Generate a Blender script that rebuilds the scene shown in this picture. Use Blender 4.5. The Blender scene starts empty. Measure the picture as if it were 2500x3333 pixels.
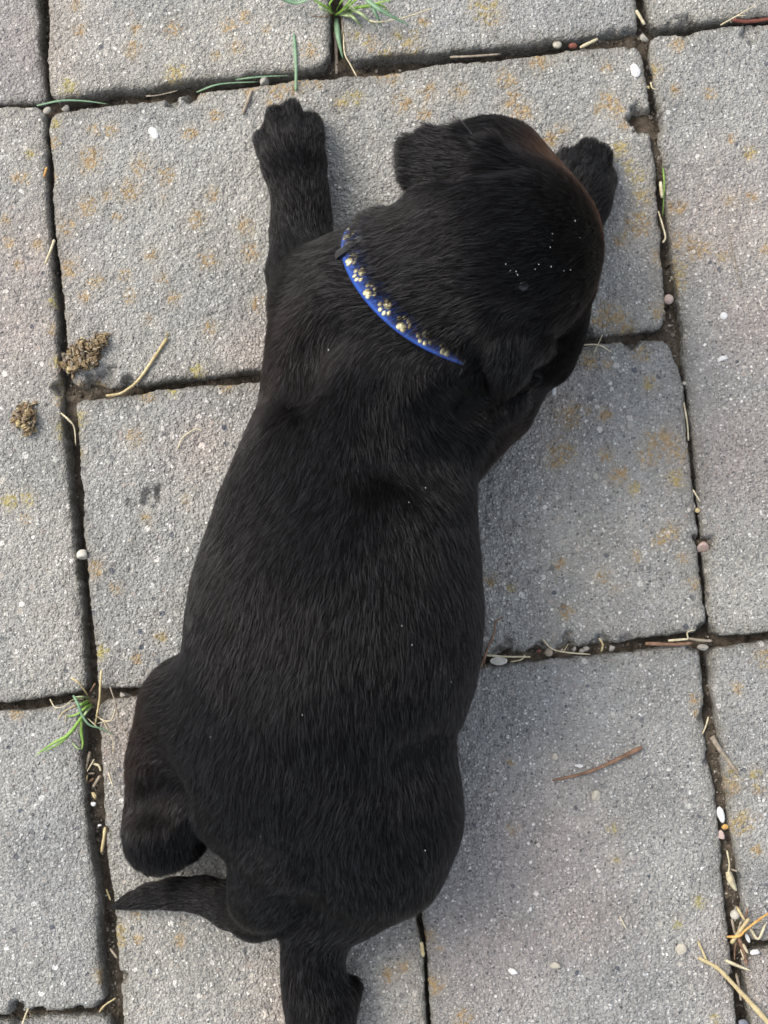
import bpy, bmesh, math, random
import numpy as np
from mathutils import Vector, Matrix, Euler

# ------------------------------------------------------------------ camera, sky, sun, exposure
S = bpy.context.scene
random.seed(7); RNG = np.random.default_rng(7)
CAM_LOC = np.array((0.1883, -0.2854, 0.727)); CAM_ROT = (0.0796, 0.0583, -0.0935)
FPX = 4850.0                                   # focal length in photograph pixels (2500 x 3333)
cam_data = bpy.data.cameras.new("camera"); cam = bpy.data.objects.new("camera", cam_data)
S.collection.objects.link(cam); S.camera = cam
cam.location = CAM_LOC; cam.rotation_euler = CAM_ROT
cam_data.sensor_fit = 'VERTICAL'; cam_data.sensor_height = 24.0; cam_data.lens = 24.0 * FPX / 3333.0
cam_data.clip_start = 0.02; cam_data.clip_end = 200
cam_data.dof.use_dof = True; cam_data.dof.focus_distance = 0.63; cam_data.dof.aperture_fstop = 20
RM = np.array(Euler(CAM_ROT).to_matrix())
def ray(px, py):
    d = np.array(((px - 1250.0) / FPX, -(py - 1666.5) / FPX, -1.0)); return RM @ d
def U(px, py, z=0.0):                          # photograph pixel -> point at height z
    d = ray(px, py); return CAM_LOC + d * ((z - CAM_LOC[2]) / d[2])
def to_px(P):
    c = RM.T @ (np.asarray(P) - CAM_LOC); return (1250 + FPX * c[0] / -c[2], 1666.5 - FPX * c[1] / -c[2])
KD = 2500.0 / 1659.0
def UD(x, y, z=0.0): return U(x * KD, y * KD, z)

SUN_ELEV, SUN_AZ = 50.0, 0.0
img_r, img_u = RM[:, 0], RM[:, 1]
sd = -0.88 * img_r + 0.47 * img_u; sd[2] = 0; sd /= np.linalg.norm(sd)      # sun stands up-left of the picture
SUN_AZ = math.atan2(sd[0], sd[1])
se = math.radians(SUN_ELEV)
to_sun = Vector((sd[0] * math.cos(se), sd[1] * math.cos(se), math.sin(se)))
W = bpy.data.worlds.new("World"); S.world = W; W.use_nodes = True
nt = W.node_tree; bg = nt.nodes['Background']
sky = nt.nodes.new('ShaderNodeTexSky'); sky.sky_type = 'NISHITA'; sky.sun_disc = False
sky.sun_elevation = se; sky.sun_rotation = SUN_AZ; sky.dust_density = 3.0; sky.air_density = 1.0
hs = nt.nodes.new('ShaderNodeHueSaturation'); hs.inputs['Saturation'].default_value = 0.48
nt.links.new(sky.outputs[0], hs.inputs['Color']); nt.links.new(hs.outputs[0], bg.inputs[0])
bg.inputs[1].default_value = 0.15
sl = bpy.data.lights.new("sun", 'SUN'); so = bpy.data.objects.new("sun", sl); S.collection.objects.link(so)
sl.energy = 0.52; sl.angle = math.radians(32); sl.color = (1.0, 0.92, 0.78)
so.rotation_euler = to_sun.to_track_quat('Z', 'Y').to_euler(); so.location = (-1, 1, 2)
vs = S.view_settings; vs.view_transform = 'Standard'; vs.look = 'None'; vs.gamma = 1; vs.use_curve_mapping = False
vs.exposure = 1.36
S.cycles.use_denoising = True
S.cycles.max_bounces = 6; S.cycles.diffuse_bounces = 3; S.cycles.glossy_bounces = 3; S.cycles.transmission_bounces = 4
S.cycles.transparent_max_bounces = 6

# ------------------------------------------------------------------ helpers
COL = S.collection
def link(name, data, parent=None):
    o = bpy.data.objects.new(name, data); COL.objects.link(o)
    if parent: o.parent = parent
    return o
def tag(o, label=None, cat=None, group=None, kind=None):
    if label: o['label'] = label
    if cat: o['category'] = cat
    if group: o['group'] = group
    if kind: o['kind'] = kind
    return o
def np_mesh(name, V, F, mat=None, smooth=True):
    me = bpy.data.meshes.new(name); V = np.asarray(V, np.float32); F = np.asarray(F, np.int32); k = F.shape[1]
    me.vertices.add(len(V)); me.vertices.foreach_set('co', V.ravel())
    me.loops.add(F.size); me.loops.foreach_set('vertex_index', F.ravel())
    me.polygons.add(len(F)); me.polygons.foreach_set('loop_start', np.arange(0, F.size, k, dtype=np.int32))
    me.update(calc_edges=True); me.validate()
    me.polygons.foreach_set('use_smooth', np.full(len(me.polygons), smooth, dtype=bool))
    if mat: me.materials.append(mat)
    return me
def attr(me, name, vals):
    a = me.attributes.new(name, 'FLOAT', 'POINT'); a.data.foreach_set('value', np.asarray(vals, np.float32))
def hsh(i, j, seed):
    h = (i.astype(np.int64) * 374761393 + j.astype(np.int64) * 668265263 + seed * 1442695041) & 0xffffffff
    h = ((h ^ (h >> 13)) * 1274126177) & 0xffffffff
    return ((h ^ (h >> 16)) & 0xffffff) / float(0xffffff)
def vn(x, y, seed=0):                           # value noise 0..1
    x = np.asarray(x, float); y = np.asarray(y, float)
    i = np.floor(x); j = np.floor(y); f = x - i; g = y - j; f = f * f * (3 - 2 * f); g = g * g * (3 - 2 * g)
    i = i.astype(np.int64); j = j.astype(np.int64)
    return ((hsh(i, j, seed) * (1 - f) + hsh(i + 1, j, seed) * f) * (1 - g)
            + (hsh(i, j + 1, seed) * (1 - f) + hsh(i + 1, j + 1, seed) * f) * g)
def fbm(x, y, s, seed=0, n=3):
    t = 0; a = 1; w = 0
    for k in range(n): t = t + a * vn(x * s * 2**k, y * s * 2**k, seed + k); w += a; a *= .55
    return t / w
def sst(a, b, x): t = np.clip((x - a) / (b - a), 0, 1); return t * t * (3 - 2 * t)
def nrm(v): v = np.asarray(v, float); return v / (np.linalg.norm(v) + 1e-12)

# ------------------------------------------------------------------ materials
def new_mat(name):
    m = bpy.data.materials.new(name); m.use_nodes = True
    b = m.node_tree.nodes['Principled BSDF']; return m, m.node_tree, b
def N(t, typ, **kw):
    n = t.nodes.new(typ)
    for k, v in kw.items():
        if k in n.inputs: n.inputs[k].default_value = v
        else: setattr(n, k, v)
    return n
def ramp(t, fac, stops, interp='LINEAR'):
    r = t.nodes.new('ShaderNodeValToRGB'); r.color_ramp.interpolation = interp
    e = r.color_ramp.elements
    while len(e) < len(stops): e.new(0.5)
    for q, (p, c) in zip(e, stops): q.position = p; q.color = (*c, 1) if len(c) == 3 else c
    t.links.new(fac, r.inputs[0]); return r
def mixc(t, fac, a, b, mode='MIX'):
    m = t.nodes.new('ShaderNodeMix'); m.data_type = 'RGBA'; m.blend_type = mode
    for s, v in ((0, fac), (6, a), (7, b)):
        if isinstance(v, bpy.types.NodeSocket): t.links.new(v, m.inputs[s])
        else: m.inputs[s].default_value = (*v, 1) if isinstance(v, tuple) else v
    return m.outputs[2]
def mth(t, op, a, b=None, c=None, clamp=False):
    m = t.nodes.new('ShaderNodeMath'); m.operation = op; m.use_clamp = clamp
    for k, v in enumerate((a, b, c)):
        if v is None: continue
        if isinstance(v, bpy.types.NodeSocket): t.links.new(v, m.inputs[k])
        else: m.inputs[k].default_value = v
    return m.outputs[0]

def concrete():
    m, t, b = new_mat("concrete_paver"); L = t.links.new
    ge = N(t, 'ShaderNodeNewGeometry'); oi = N(t, 'ShaderNodeObjectInfo')
    va = N(t, 'ShaderNodeVectorMath'); va.operation = 'ADD'; L(ge.outputs['Position'], va.inputs[0])
    off = N(t, 'ShaderNodeCombineXYZ'); L(mth(t, 'MULTIPLY', oi.outputs['Random'], 7.0), off.inputs[2]); L(off.outputs[0], va.inputs[1])
    P = va.outputs[0]; rnd = oi.outputs['Random']
    def att(n): a = N(t, 'ShaderNodeAttribute'); a.attribute_name = n; return a.outputs['Fac']
    dn = N(t, 'ShaderNodeTexNoise', Scale=520.0, Detail=2.0); L(P, dn.inputs['Vector'])
    dv = N(t, 'ShaderNodeVectorMath'); dv.operation = 'MULTIPLY_ADD'; L(dn.outputs['Color'], dv.inputs[0]); dv.inputs[1].default_value = (.0016,) * 3; L(P, dv.inputs[2]); PD = dv.outputs[0]
    def vor(sc, feat='F1', r=1.0):
        v = N(t, 'ShaderNodeTexVoronoi', Scale=sc, Randomness=r); v.feature = feat; L(PD, v.inputs['Vector']); return v
    def noi(sc, det=3, rough=.6):
        n = N(t, 'ShaderNodeTexNoise', Scale=sc, Detail=det, Roughness=rough); L(P, n.inputs['Vector']); return n.outputs[0]
    # sand grains: random shade per cell on a cement ground
    v1 = vor(620); v2 = vor(1150); v3 = vor(260)
    g1 = N(t, 'ShaderNodeSeparateColor'); L(v1.outputs['Color'], g1.inputs[0])
    g2 = N(t, 'ShaderNodeSeparateColor'); L(v2.outputs['Color'], g2.inputs[0])
    g3 = N(t, 'ShaderNodeSeparateColor'); L(v3.outputs['Color'], g3.inputs[0])
    cement = ramp(t, noi(45, 4), [(.3, (.245, .238, .222)), (.7, (.36, .35, .328))]).outputs[0]
    grain = ramp(t, g1.outputs[0], [(0, (.11, .11, .108)), (.16, (.22, .215, .20)), (.45, (.34, .33, .305)), (.7, (.44, .43, .40)),
                                    (.88, (.50, .49, .465)), (1, (.74, .73, .70))]).outputs[0]
    fine = ramp(t, g2.outputs[0], [(0, (.14, .14, .135)), (.5, (.31, .305, .285)), (.88, (.40, .395, .375)), (1, (.58, .575, .55))]).outputs[0]
    m1 = mth(t, 'LESS_THAN', v1.outputs['Distance'], .40)
    c = mixc(t, mth(t, 'LESS_THAN', v2.outputs['Distance'], .45), cement, fine)
    c = mixc(t, mth(t, 'MULTIPLY', m1, mth(t, 'GREATER_THAN', g1.outputs[1], .38)), c, grain)
    # sparse larger stones of 2 to 4 mm, some slate blue, pinkish or white
    st = ramp(t, g3.outputs[0], [(0, (.10, .11, .13)), (.25, (.22, .21, .20)), (.5, (.34, .30, .27)), (.75, (.42, .40, .36)), (1, (.72, .70, .66))]).outputs[0]
    m3 = mth(t, 'MULTIPLY', mth(t, 'LESS_THAN', v3.outputs['Distance'], mth(t, 'MULTIPLY', g3.outputs[1], .42)), mth(t, 'GREATER_THAN', g3.outputs[2], .66))
    c = mixc(t, m3, c, st)
    # tint: pink batches of sand, grey weathering, brown dirt near the edges
    c = mixc(t, mth(t, 'MULTIPLY', att('pink'), .8), c, (1.08, .965, .94), 'MULTIPLY')
    big = ramp(t, noi(16, 4, .6), [(.3, (.84, .85, .86)), (.7, (1.1, 1.08, 1.05))]).outputs[0]
    c = mixc(t, 1.0, c, big, 'MULTIPLY')
    c = mixc(t, 1.0, c, ramp(t, rnd, [(0, (.93, .94, .96)), (1, (1.06, 1.04, 1.0))]).outputs[0], 'MULTIPLY')
    dirt = mth(t, 'MULTIPLY', att('edge'), mth(t, 'SUBTRACT', mth(t, 'MULTIPLY', noi(120, 4, .7), 2.2), .45), clamp=True)
    c = mixc(t, mth(t, 'MULTIPLY', dirt, .75), c, (.12, .105, .075))
    c = mixc(t, 1.0, c, (1.01, 1.01, .99), 'MULTIPLY')
    c = mixc(t, mth(t, 'MULTIPLY', att('lichen'), .20), c, (.38, .31, .20))
    # lichen: ochre crusts broken up by the grain, some greenish yellow
    br = mth(t, 'ADD', mth(t, 'MULTIPLY', noi(400, 4, .75), 2.0), mth(t, 'MULTIPLY', g1.outputs[2], .55))
    lm = mth(t, 'SUBTRACT', mth(t, 'ADD', mth(t, 'MULTIPLY', att('lichen'), .85), br), 1.92)
    lm = mth(t, 'MULTIPLY', lm, 3.0, clamp=True)
    lc = ramp(t, noi(500, 2), [(.3, (.25, .14, .045)), (.55, (.36, .235, .09)), (.8, (.46, .36, .18))]).outputs[0]
    lc = mixc(t, att('lime'), lc, (.36, .32, .07))
    c = mixc(t, mth(t, 'MULTIPLY', lm, .72), c, lc)
    L(c, b.inputs['Base Color'])
    b.inputs['Roughness'].default_value = .82; b.inputs['Specular IOR Level'].default_value = .35
    h = mth(t, 'ADD', mth(t, 'MULTIPLY', mth(t, 'SUBTRACT', .6, v1.outputs['Distance']), .8), mth(t, 'MULTIPLY', mth(t, 'SUBTRACT', .6, v2.outputs['Distance']), .5))
    h = mth(t, 'ADD', h, mth(t, 'MULTIPLY', noi(900, 3, .7), .6))
    bp = N(t, 'ShaderNodeBump', Strength=1.0, Distance=.0016); L(h, bp.inputs['Height']); L(bp.outputs[0], b.inputs['Normal'])
    return m
def simple(name, c0, c1, sc, rough=.7, bump=0.0, bsc=None, spec=.3, **kw):
    m, t, b = new_mat(name)
    tc = N(t, 'ShaderNodeTexCoord'); n = N(t, 'ShaderNodeTexNoise', Scale=sc, Detail=4.0, Roughness=.65)
    t.links.new(tc.outputs['Object'], n.inputs['Vector'])
    r = ramp(t, n.outputs[0], [(.3, c0), (.7, c1)]); t.links.new(r.outputs[0], b.inputs['Base Color'])
    b.inputs['Roughness'].default_value = rough; b.inputs['Specular IOR Level'].default_value = spec
    for k, v in kw.items(): b.inputs[k].default_value = v
    if bump:
        n2 = N(t, 'ShaderNodeTexNoise', Scale=bsc or sc * 2, Detail=4.0); t.links.new(tc.outputs['Object'], n2.inputs['Vector'])
        bp = N(t, 'ShaderNodeBump', Strength=.8, Distance=bump); t.links.new(n2.outputs[0], bp.inputs['Height']); t.links.new(bp.outputs[0], b.inputs['Normal'])
    return m
M = {}
M['concrete'] = concrete()
M['soil'] = simple('joint_soil', (.030, .025, .019), (.125, .100, .072), 260, .95, .0012, 700, .1)
M['grit'] = simple('grit', (.07, .06, .048), (.25, .215, .17), 400, .9, 0, None, .2)
M['straw'] = simple('straw', (.30, .22, .10), (.54, .45, .25), 300, .6)
M['pale_straw'] = simple('pale_straw', (.36, .29, .17), (.60, .54, .37), 400, .6)
M['brown_twig'] = simple('brown_twig', (.10, .055, .032), (.27, .16, .10), 350, .75, .0003, 1500)
M['grey_twig'] = simple('grey_twig', (.16, .13, .095), (.36, .30, .22), 400, .75, .0003, 1500)
M['orange_stem'] = simple('orange_stem', (.38, .17, .04), (.62, .38, .12), 400, .6)
M['red_bit'] = simple('red_brown', (.10, .03, .02), (.20, .07, .045), 400, .7)
M['leaf'] = simple('grass_leaf', (.10, .22, .028), (.24, .38, .07), 200, .5, 0, None, .4, **{'Subsurface Weight': .12, 'Subsurface Radius': (.002, .003, .001), 'Subsurface Scale': .3})
M['leaf_pale'] = simple('pale_grass_leaf', (.20, .28, .12), (.36, .42, .22), 250, .5, 0, None, .4)
M['leaf_blue'] = simple('bluish_grass_leaf', (.10, .19, .10), (.20, .31, .18), 250, .5, 0, None, .4)
M['dead_leaf'] = simple('dead_leaf', (.13, .085, .04), (.40, .30, .17), 260, .8, .0004, 900)
M['snail'] = simple('pale_shell', (.30, .275, .22), (.58, .55, .48), 450, .5, .0002, 1200)
M['shell_grey'] = simple('grey_shell', (.17, .155, .13), (.36, .335, .285), 450, .55, .0003, 1200)
M['white'] = simple('white_chip', (.46, .45, .42), (.68, .67, .64), 500, .5)
M['cream'] = simple('cream_pebble', (.30, .27, .21), (.46, .42, .34), 500, .6, .0003, 1400)
M['slate'] = simple('slate_pebble', (.10, .11, .13), (.20, .21, .24), 500, .55)
M['pinkstone'] = simple('pink_pebble', (.34, .24, .20), (.46, .36, .31), 500, .6)

# ------------------------------------------------------------------ paving
UN = 0.15
def G(a, b): return np.array((a * UN, b * UN, 0.0))       # grid position of the paving, half a paver per unit
def poly(pts): return np.array([U(*p) if len(p) == 2 else np.array(p) for p in pts])[:, :2]
def along(pl, s):
    d = np.r_[0, np.cumsum(np.linalg.norm(np.diff(pl, axis=0), axis=1))]; d /= d[-1]
    return np.stack([np.interp(s, d, pl[:, k]) for k in (0, 1)], -1)
def g3(a, b): return tuple(G(a, b))

LICHEN = []      # (full px x, y, radius px, lime)
def lich(ox, oy, lst, k=.7535):
    for it in lst:
        x, y = it[0], it[1]; r = it[2] if len(it) > 2 else 24; l = it[3] if len(it) > 3 else 0
        LICHEN.append((ox + k * x, oy + k * y, r, l))
lich(0, 0, [(590,130),(750,130,32),(985,120,30),(1060,80),(575,215,32),(1020,210,30),(350,130),(330,30),(300,385,34,.8),(760,325,42,.4),(1150,130,18),(935,245,18),
 (1340,220,30),(480,560,28),(400,560,24),(385,690,50),(605,710,38),(720,760,34),(560,820,44),(455,840,26),(375,890,40),(915,840,26),(700,860,20),(290,980,32),(850,950,38),
 (505,940,20),(1060,980,34),(930,500,26),(820,575,28),(860,405,30),(1200,390,44),(1080,380,30),(650,1100,28),(900,1120,34),(300,1160,38),(410,1220,30),(370,1280,26),(1080,1090,34),
 (1110,1310,26),(560,1280),(750,1290),(700,1200),(640,1380,20),(910,1420,28),(540,1190),(850,1600,22,.7),(230,620),(220,760),(240,530,24,.7),(40,1050,28),(20,960,24),(160,1060,24),
 (80,1140,20),(70,770,22),(110,770,22),(240,1300,24,.9),(130,660,20,.5),(1260,380,34),(1310,350,26),(1170,440,22),(1480,440,30,.3),(1540,420,28,.6),(1380,360,20),(1600,190,30),(1540,160,26,.5),(1640,330,20)])
lich(1250, 0, [(450,60,52),(420,30,40,.4),(120,190,44,.3),(20,240,30,.4),(170,100),(60,150,24,.4),(670,260,42),(530,345,38),(190,400,36),(80,440,40),(175,490,26),(330,400,36),(30,320,34),
 (590,490,44),(540,450,34),(560,420,30),(960,290,22),(970,430,34),(1000,480,30),(1040,530,26),(720,600,26),(770,560),(930,470),(1020,650,34,.5),(1090,760,30,.5),(1090,970,50),(1060,720,26,.5),
 (1030,1040,30),(1120,850,36,.3),(1190,1110,28),(960,1350,34),(1000,1370,46),(1190,1340,34),(930,1390,28),(1050,1420,36),(1110,1530,28),(900,1560,28),(1265,190,30),(1170,300,30,.3),
 (1410,405,24),(1500,860,26),(1590,850,22),(1270,900,32),(1340,1070,42),(1390,1070,24),(1270,1040,30),(1470,1110,24),(1270,1150,34,.2),(1265,1200,34,.3),(1270,1240,30,.2),(1240,1290,22),
 (1580,660,26,.3),(1650,1080,26),(1500,600,18),(1260,390,22)])
lich(1250, 1000, [(1110,200,28),(890,230,32),(960,240),(800,470,50),(955,465,26),(880,440,18),(770,620,50),(740,670,34),(960,635,28),(1010,720,34),(1170,600,46),(1260,620,44),(1140,650,34),
 (1210,560,36),(1260,740,34,.4),(1150,330,28,.3),(1240,970,34),(1190,1010,24),(1290,1080,24),(1090,1075,22),(760,1110,24),(940,1165,26),(460,1175,24),(785,1315,28),(1000,1220,18),
 (550,1210,18,.4),(1080,780,26,.5),(1340,1190,24),(1650,1520,34),(1530,1650,20)])
lich(0, 1000, [(855,280,24,.8),(745,365,22,.9),(630,380,26),(975,340,24),(580,560,34),(410,1130,34),(430,1490,26,.8),(590,1515,18),(500,1215,22),(690,1420,22,.3),(800,830,18),(630,910,20),
 (120,830,32,.6),(110,915,20),(35,840,34,.6),(260,340,28,.4),(260,400,24),(285,520,40,.7),(340,480,30,.5),(330,630,22,.4),(230,95,20),(410,330,22),(350,345,22),(440,60,0),(250,240,28,.5)])
lich(0, 2083, [(525,1260,30,.3),(590,1190,18),(775,1300,24),(600,1290,18),(800,1215,12),(75,320,22),(435,50,26,.6),(590,75,18),(510,1290,26,.3),(440,1440,30)])
lich(1250, 2083, [(1500,620,38),(1540,790,44,.2),(1600,580,26,.5),(1640,75,34),(1520,200,18),(1350,260,22),(1610,905,22),(555,820,22),(545,530,14),(990,815,20,.8),(195,1280,28),(220,1490,30),
 (335,1640,36),(20,1440,30),(85,1410,22),(240,1330,14),(1365,1130,24,.9),(1000,950,20,.4),(1265,1230,18,.9),(1350,320,16),(1430,1640,18,.6),(1620,640,24),(1500,560,20,.4),(1460,700,14)])
LW = np.array([(*U(a, b)[:2], r * .1525 / 985 * 1.25, l) for a, b, r, l in LICHEN if r > 0])
PINK = np.array([(*UD(a, b)[:2], r * UN / 650) for a, b, r in [(40, 90, 150), (60, 560, 120), (30, 700, 140), (560, 760, 90), (1150, 1850, 170), (1050, 2050, 160), (1240, 1980, 120),
                 (280, 1600, 90), (660, 2180, 120), (1640, 2100, 110), (1560, 480, 140), (1640, 700, 120), (1590, 980, 120), (1010, 560, 80), (1180, 850, 90), (330, 1640, 80), (430, 960, 70)]])
CHIP = np.array([(*U(a, b)[:2], r * .1525 / 985, d) for a, b, r, d in [
    (2098, 385, 50, .011), (2120, 400, 36, .010), (215, 1276, 46, .006), (300, 1268, 36, .004), (2172, 1066, 30, .010), (2060, 1100, 26, .007), (1900, 1095, 40, .006),
    (1655, 2132, 46, .005), (1745, 2118, 34, .006), (1850, 2106, 38, .004), (1960, 2098, 34, .005), (2040, 2088, 26, .003), (2292, 2058, 30, .010), (2262, 2100, 18, .006),
    (482, 1612, 40, .0028), (440, 1640, 26, .0024), (520, 1600, 24, .002), (2302, 1765, 34, .007), (60, 3300, 34, .010), (135, 3296, 24, .008), (250, 3290, 30, .010), (330, 3275, 20, .008),
    (2350, 2600, 26, .004), (2310, 2460, 26, .004), (2440, 110, 30, .003), (2230, 80, 40, .006), (1790, 150, 30, .004), (620, 318, 24, .008), (560, 330, 20, .006), (2300, 2330, 26, .004),
    (330, 1245, 50, .006), (420, 1250, 30, .006), (2390, 3190, 24, .007), (2050, 118, 34, .008), (1990, 122, 26, .006), (380, 3000, 22, .005), (340, 2700, 26, .005), (400, 3180, 20, .005)]])

pavement = link("pavement", None); tag(pavement, kind='structure', label='grey concrete paving stones with lichen and dark joints')
def paver(top, bot, lef, rig, seed, step=.001, tilt=(0, 0, 0), detail=True):
    """Coons patch between four edges (each a list of points), with worn rounded edges, chips and sides."""
    T, B, L_, R_ = poly(top), poly(bot), poly(lef), poly(rig)
    wid = np.linalg.norm(T[-1] - T[0]); hei = np.linalg.norm(L_[-1] - L_[0])
    def axis(w):
        n = max(4, int(w / step)); core = np.linspace(0.006, w - 0.006, n)
        e = np.array([0, .0005, .0011, .0018, .0027, .0037, .0048]) if detail else np.array([0, .0015, .0035])
        return np.r_[e, core, w - e[::-1]] / w
    s = axis(wid); t = axis(hei); ns, nt_ = len(s), len(t)
    SS, TT = np.meshgrid(s, t)                               # t runs from top to bottom
    et, eb, el, er = along(T, s), along(B, s), along(L_, t), along(R_, t)
    c00, c10, c01, c11 = (T[0] + L_[0]) / 2, (T[-1] + R_[0]) / 2, (B[0] + L_[-1]) / 2, (B[-1] + R_[-1]) / 2
    a, b = SS[..., None], TT[..., None]
    XY = (1 - b) * et[None] + b * eb[None] + (1 - a) * el[:, None] + a * er[:, None] \
        - ((1 - a) * (1 - b) * c00 + a * (1 - b) * c10 + (1 - a) * b * c01 + a * b * c11)
    x, y = XY[..., 0].copy(), XY[..., 1].copy()
    ds = np.minimum(SS, 1 - SS) * wid; dt = np.minimum(TT, 1 - TT) * hei
    rc = .006; qx, qy = np.maximum(rc - ds, 0), np.maximum(rc - dt, 0)
    d = np.where((ds < rc) & (dt < rc), rc - np.hypot(qx, qy), np.minimum(ds, dt))   # rounded corners
    ex = np.array([1.0, 0]); cen = np.array([x.mean(), y.mean()])
    # crumbly outline: pull the rim inwards by noise
    er_n = (fbm(x, y, 55, seed, 5) - .56) * .0040 + (vn(x * 750, y * 750, seed + 9) - .5) * .0008
    pull = np.exp(-np.maximum(d, 0) / .0032) * er_n
    sx = np.where(SS < .5, 1, -1) * np.where(ds <= dt + .004, 1.0, 0); sy = np.where(TT < .5, -1, 1) * np.where(dt <= ds + .004, 1.0, 0)
    x += sx * pull; y += sy * pull
    x += np.where((ds < rc) & (dt < rc), np.sign(sx) * np.maximum(0, np.hypot(qx, qy) - rc) * .7, 0)
    y += np.where((ds < rc) & (dt < rc), np.sign(sy) * np.maximum(0, np.hypot(qx, qy) - rc) * .7, 0)
    rr = .0012 + .0028 * fbm(x, y, 90, seed + 3, 2)
    dd = np.clip(d / rr, 0, 1)
    z = -rr * (1 - np.sqrt(np.clip(1 - (1 - dd) ** 2, 0, 1))) * .9
    if detail:
        z += (vn(x * 620, y * 620, seed + 20) - .5) * .00075 + (vn(x * 330, y * 330, seed + 21) - .5) * .0007 + (fbm(x, y, 45, seed + 5, 3) - .5) * .0009
        for cx, cy, r, dep in CHIP:
            q = np.hypot(x - cx, y - cy) / r + (fbm(x, y, 200, 77, 4) - .5) * 2.0
            z -= dep * sst(1.05, .5, q) * (.75 + .5 * vn(x * 700, y * 700, 5))
    li = np.zeros_like(x); lm = np.zeros_like(x); pk = np.zeros_like(x)
    if detail:
        for cx, cy, r, l in LW:
            if abs(cx - cen[0]) > .3 or abs(cy - cen[1]) > .3: continue
            q = np.exp(-(((x - cx) ** 2 + (y - cy) ** 2) / (r * r)) ** 1.3)
            lm = np.maximum(lm, l * (q > .12)); li = np.maximum(li, q)
        for cx, cy, r in PINK: pk = np.maximum(pk, np.exp(-((x - cx) ** 2 + (y - cy) ** 2) / (r * r)))
    ed = np.exp(-np.maximum(d, 0) / .0035)
    z += tilt[0] + tilt[1] * (x - cen[0]) + tilt[2] * (y - cen[1])
    V = np.stack([x, y, z], -1).reshape(-1, 3)
    idx = np.arange(ns * nt_).reshape(nt_, ns)
    F = np.stack([idx[1:, :-1], idx[1:, 1:], idx[:-1, 1:], idx[:-1, :-1]], -1).reshape(-1, 4)
    ring = np.r_[idx[0, :-1], idx[:-1, -1], idx[-1, :0:-1], idx[:0:-1, 0]]
    rows = [ring]; VV = [V]; base = len(V); rp = V[ring]
    at = [li.ravel(), lm.ravel(), pk.ravel(), ed.ravel()]
    for k, dz in enumerate((-.004, -.009, -.016, -.030)):
        q = rp.copy(); jit = (fbm(q[:, 0] * 1 + dz * 9, q[:, 1], 300, seed + 40 + k, 2) - .5) * .0012
        dirc = cen - q[:, :2]; dirc /= np.linalg.norm(dirc, axis=1)[:, None]
        q[:, :2] += dirc * (jit[:, None] - .0004 * (k > 0)); q[:, 2] = np.minimum(q[:, 2], -.002) + dz
        VV.append(q); rows.append(np.arange(base, base + len(ring))); base += len(ring)
        for j, c in enumerate((0, 0, 0, 1.0 + .1 * k)): at[j] = np.r_[at[j], np.full(len(ring), c)]
    FF = [F]
    for r0, r1 in zip(rows[:-1], rows[1:]):
        FF.append(np.stack([r0, np.roll(r0, -1), np.roll(r1, -1), r1], -1))
    V = np.concatenate(VV); F = np.concatenate(FF)
    o3 = np.array([cen[0], cen[1], 0]); V = V - o3
    me = np_mesh("paver", V, F, M['concrete'])
    for n_, v in zip(('lichen', 'lime', 'pink', 'edge'), at): attr(me, n_, v)
    o = link("paver", me, pavement); o.location = o3
    return o

# edges traced in the photograph; unseen ends follow the paving grid
LJ_r = [(155, 0), (162, 180), (172, 330)]; LJ_l = [(124, 0), (134, 180), (146, 326)]
row0_b1 = [(172, 330), (300, 306), (603, 262), (860, 236), (1073, 216)]
row0_b2 = [(1124, 204), (1250, 184), (1627, 152), (1850, 128), (2075, 104)]
row1_t = [(162, 372), (377, 341), (603, 309), (829, 280), (1055, 255), (1250, 234), (1627, 188), (2003, 149), (2078, 140)]
row1_r = [(2078, 140), (2099, 251), (2108, 330), (2118, 455), (2134, 564), (2147, 747), (2159, 894), (2168, 1011), (2166, 1060)]
row1_l = [(162, 372), (166, 520), (178, 700), (192, 900), (214, 1080), (236, 1262)]
row1_b = [(236, 1262), (391, 1254), (481, 1243), (680, 1222), (1100, 1180), (1600, 1125), (2050, 1078), (2166, 1060)]
row2_t = [(240, 1302), (433, 1284), (602, 1260), (836, 1243), (1300, 1190), (1700, 1148), (2050, 1112), (2178, 1102)]
row2_l = [(240, 1302), (247, 1400), (275, 1753), (312, 2130), (317, 2244)]
row2_b = [(317, 2244), (462, 2236), (1000, 2188), (1641, 2124), (1841, 2106), (1974, 2096), (2085, 2080), (2300, 2052)]
row2_r = [(2178, 1102), (2203, 1188), (2222, 1264), (2252, 1527), (2282, 1904), (2300, 2052)]
row3_tl = [(322, 2285), (450, 2271), (800, 2238), (1300, 2186)]; row3_tr = [(1322, 2184), (1547, 2166), (1696, 2152), (1946, 2131), (2085, 2117), (2270, 2103)]
row3_l = [(322, 2285), (324, 2391), (329, 2512), (334, 2644), (362, 2895), (374, 3046), (389, 3151), (401, 3332), g3(.02, -4)]
row3_m1 = [(1300, 2186), (1348, 2904), (1389, 3333), g3(.985, -4)]; row3_m2 = [(1322, 2184), (1370, 2904), (1408, 3333), g3(1.005, -4)]
row3_r = [(2270, 2103), (2284, 2200), (2292, 2327), (2306, 2463), (2330, 2580), (2338, 2680), (2355, 2883), (2368, 3025), (2386, 3134), (2403, 3330), g3(1.985, -4)]
la_b = [g3(-.99, .01), (0, 336), (146, 326)]
lb_t = [g3(-.99, -.01), (0, 348), (142, 348)]; lb_r = [(142, 348), (150, 600), (176, 980), (207, 1377), (245, 1753), (272, 2130), (286, 2250)]; lb_b = [g3(-.99, -1.985), (0, 2286), (286, 2250)]
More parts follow.
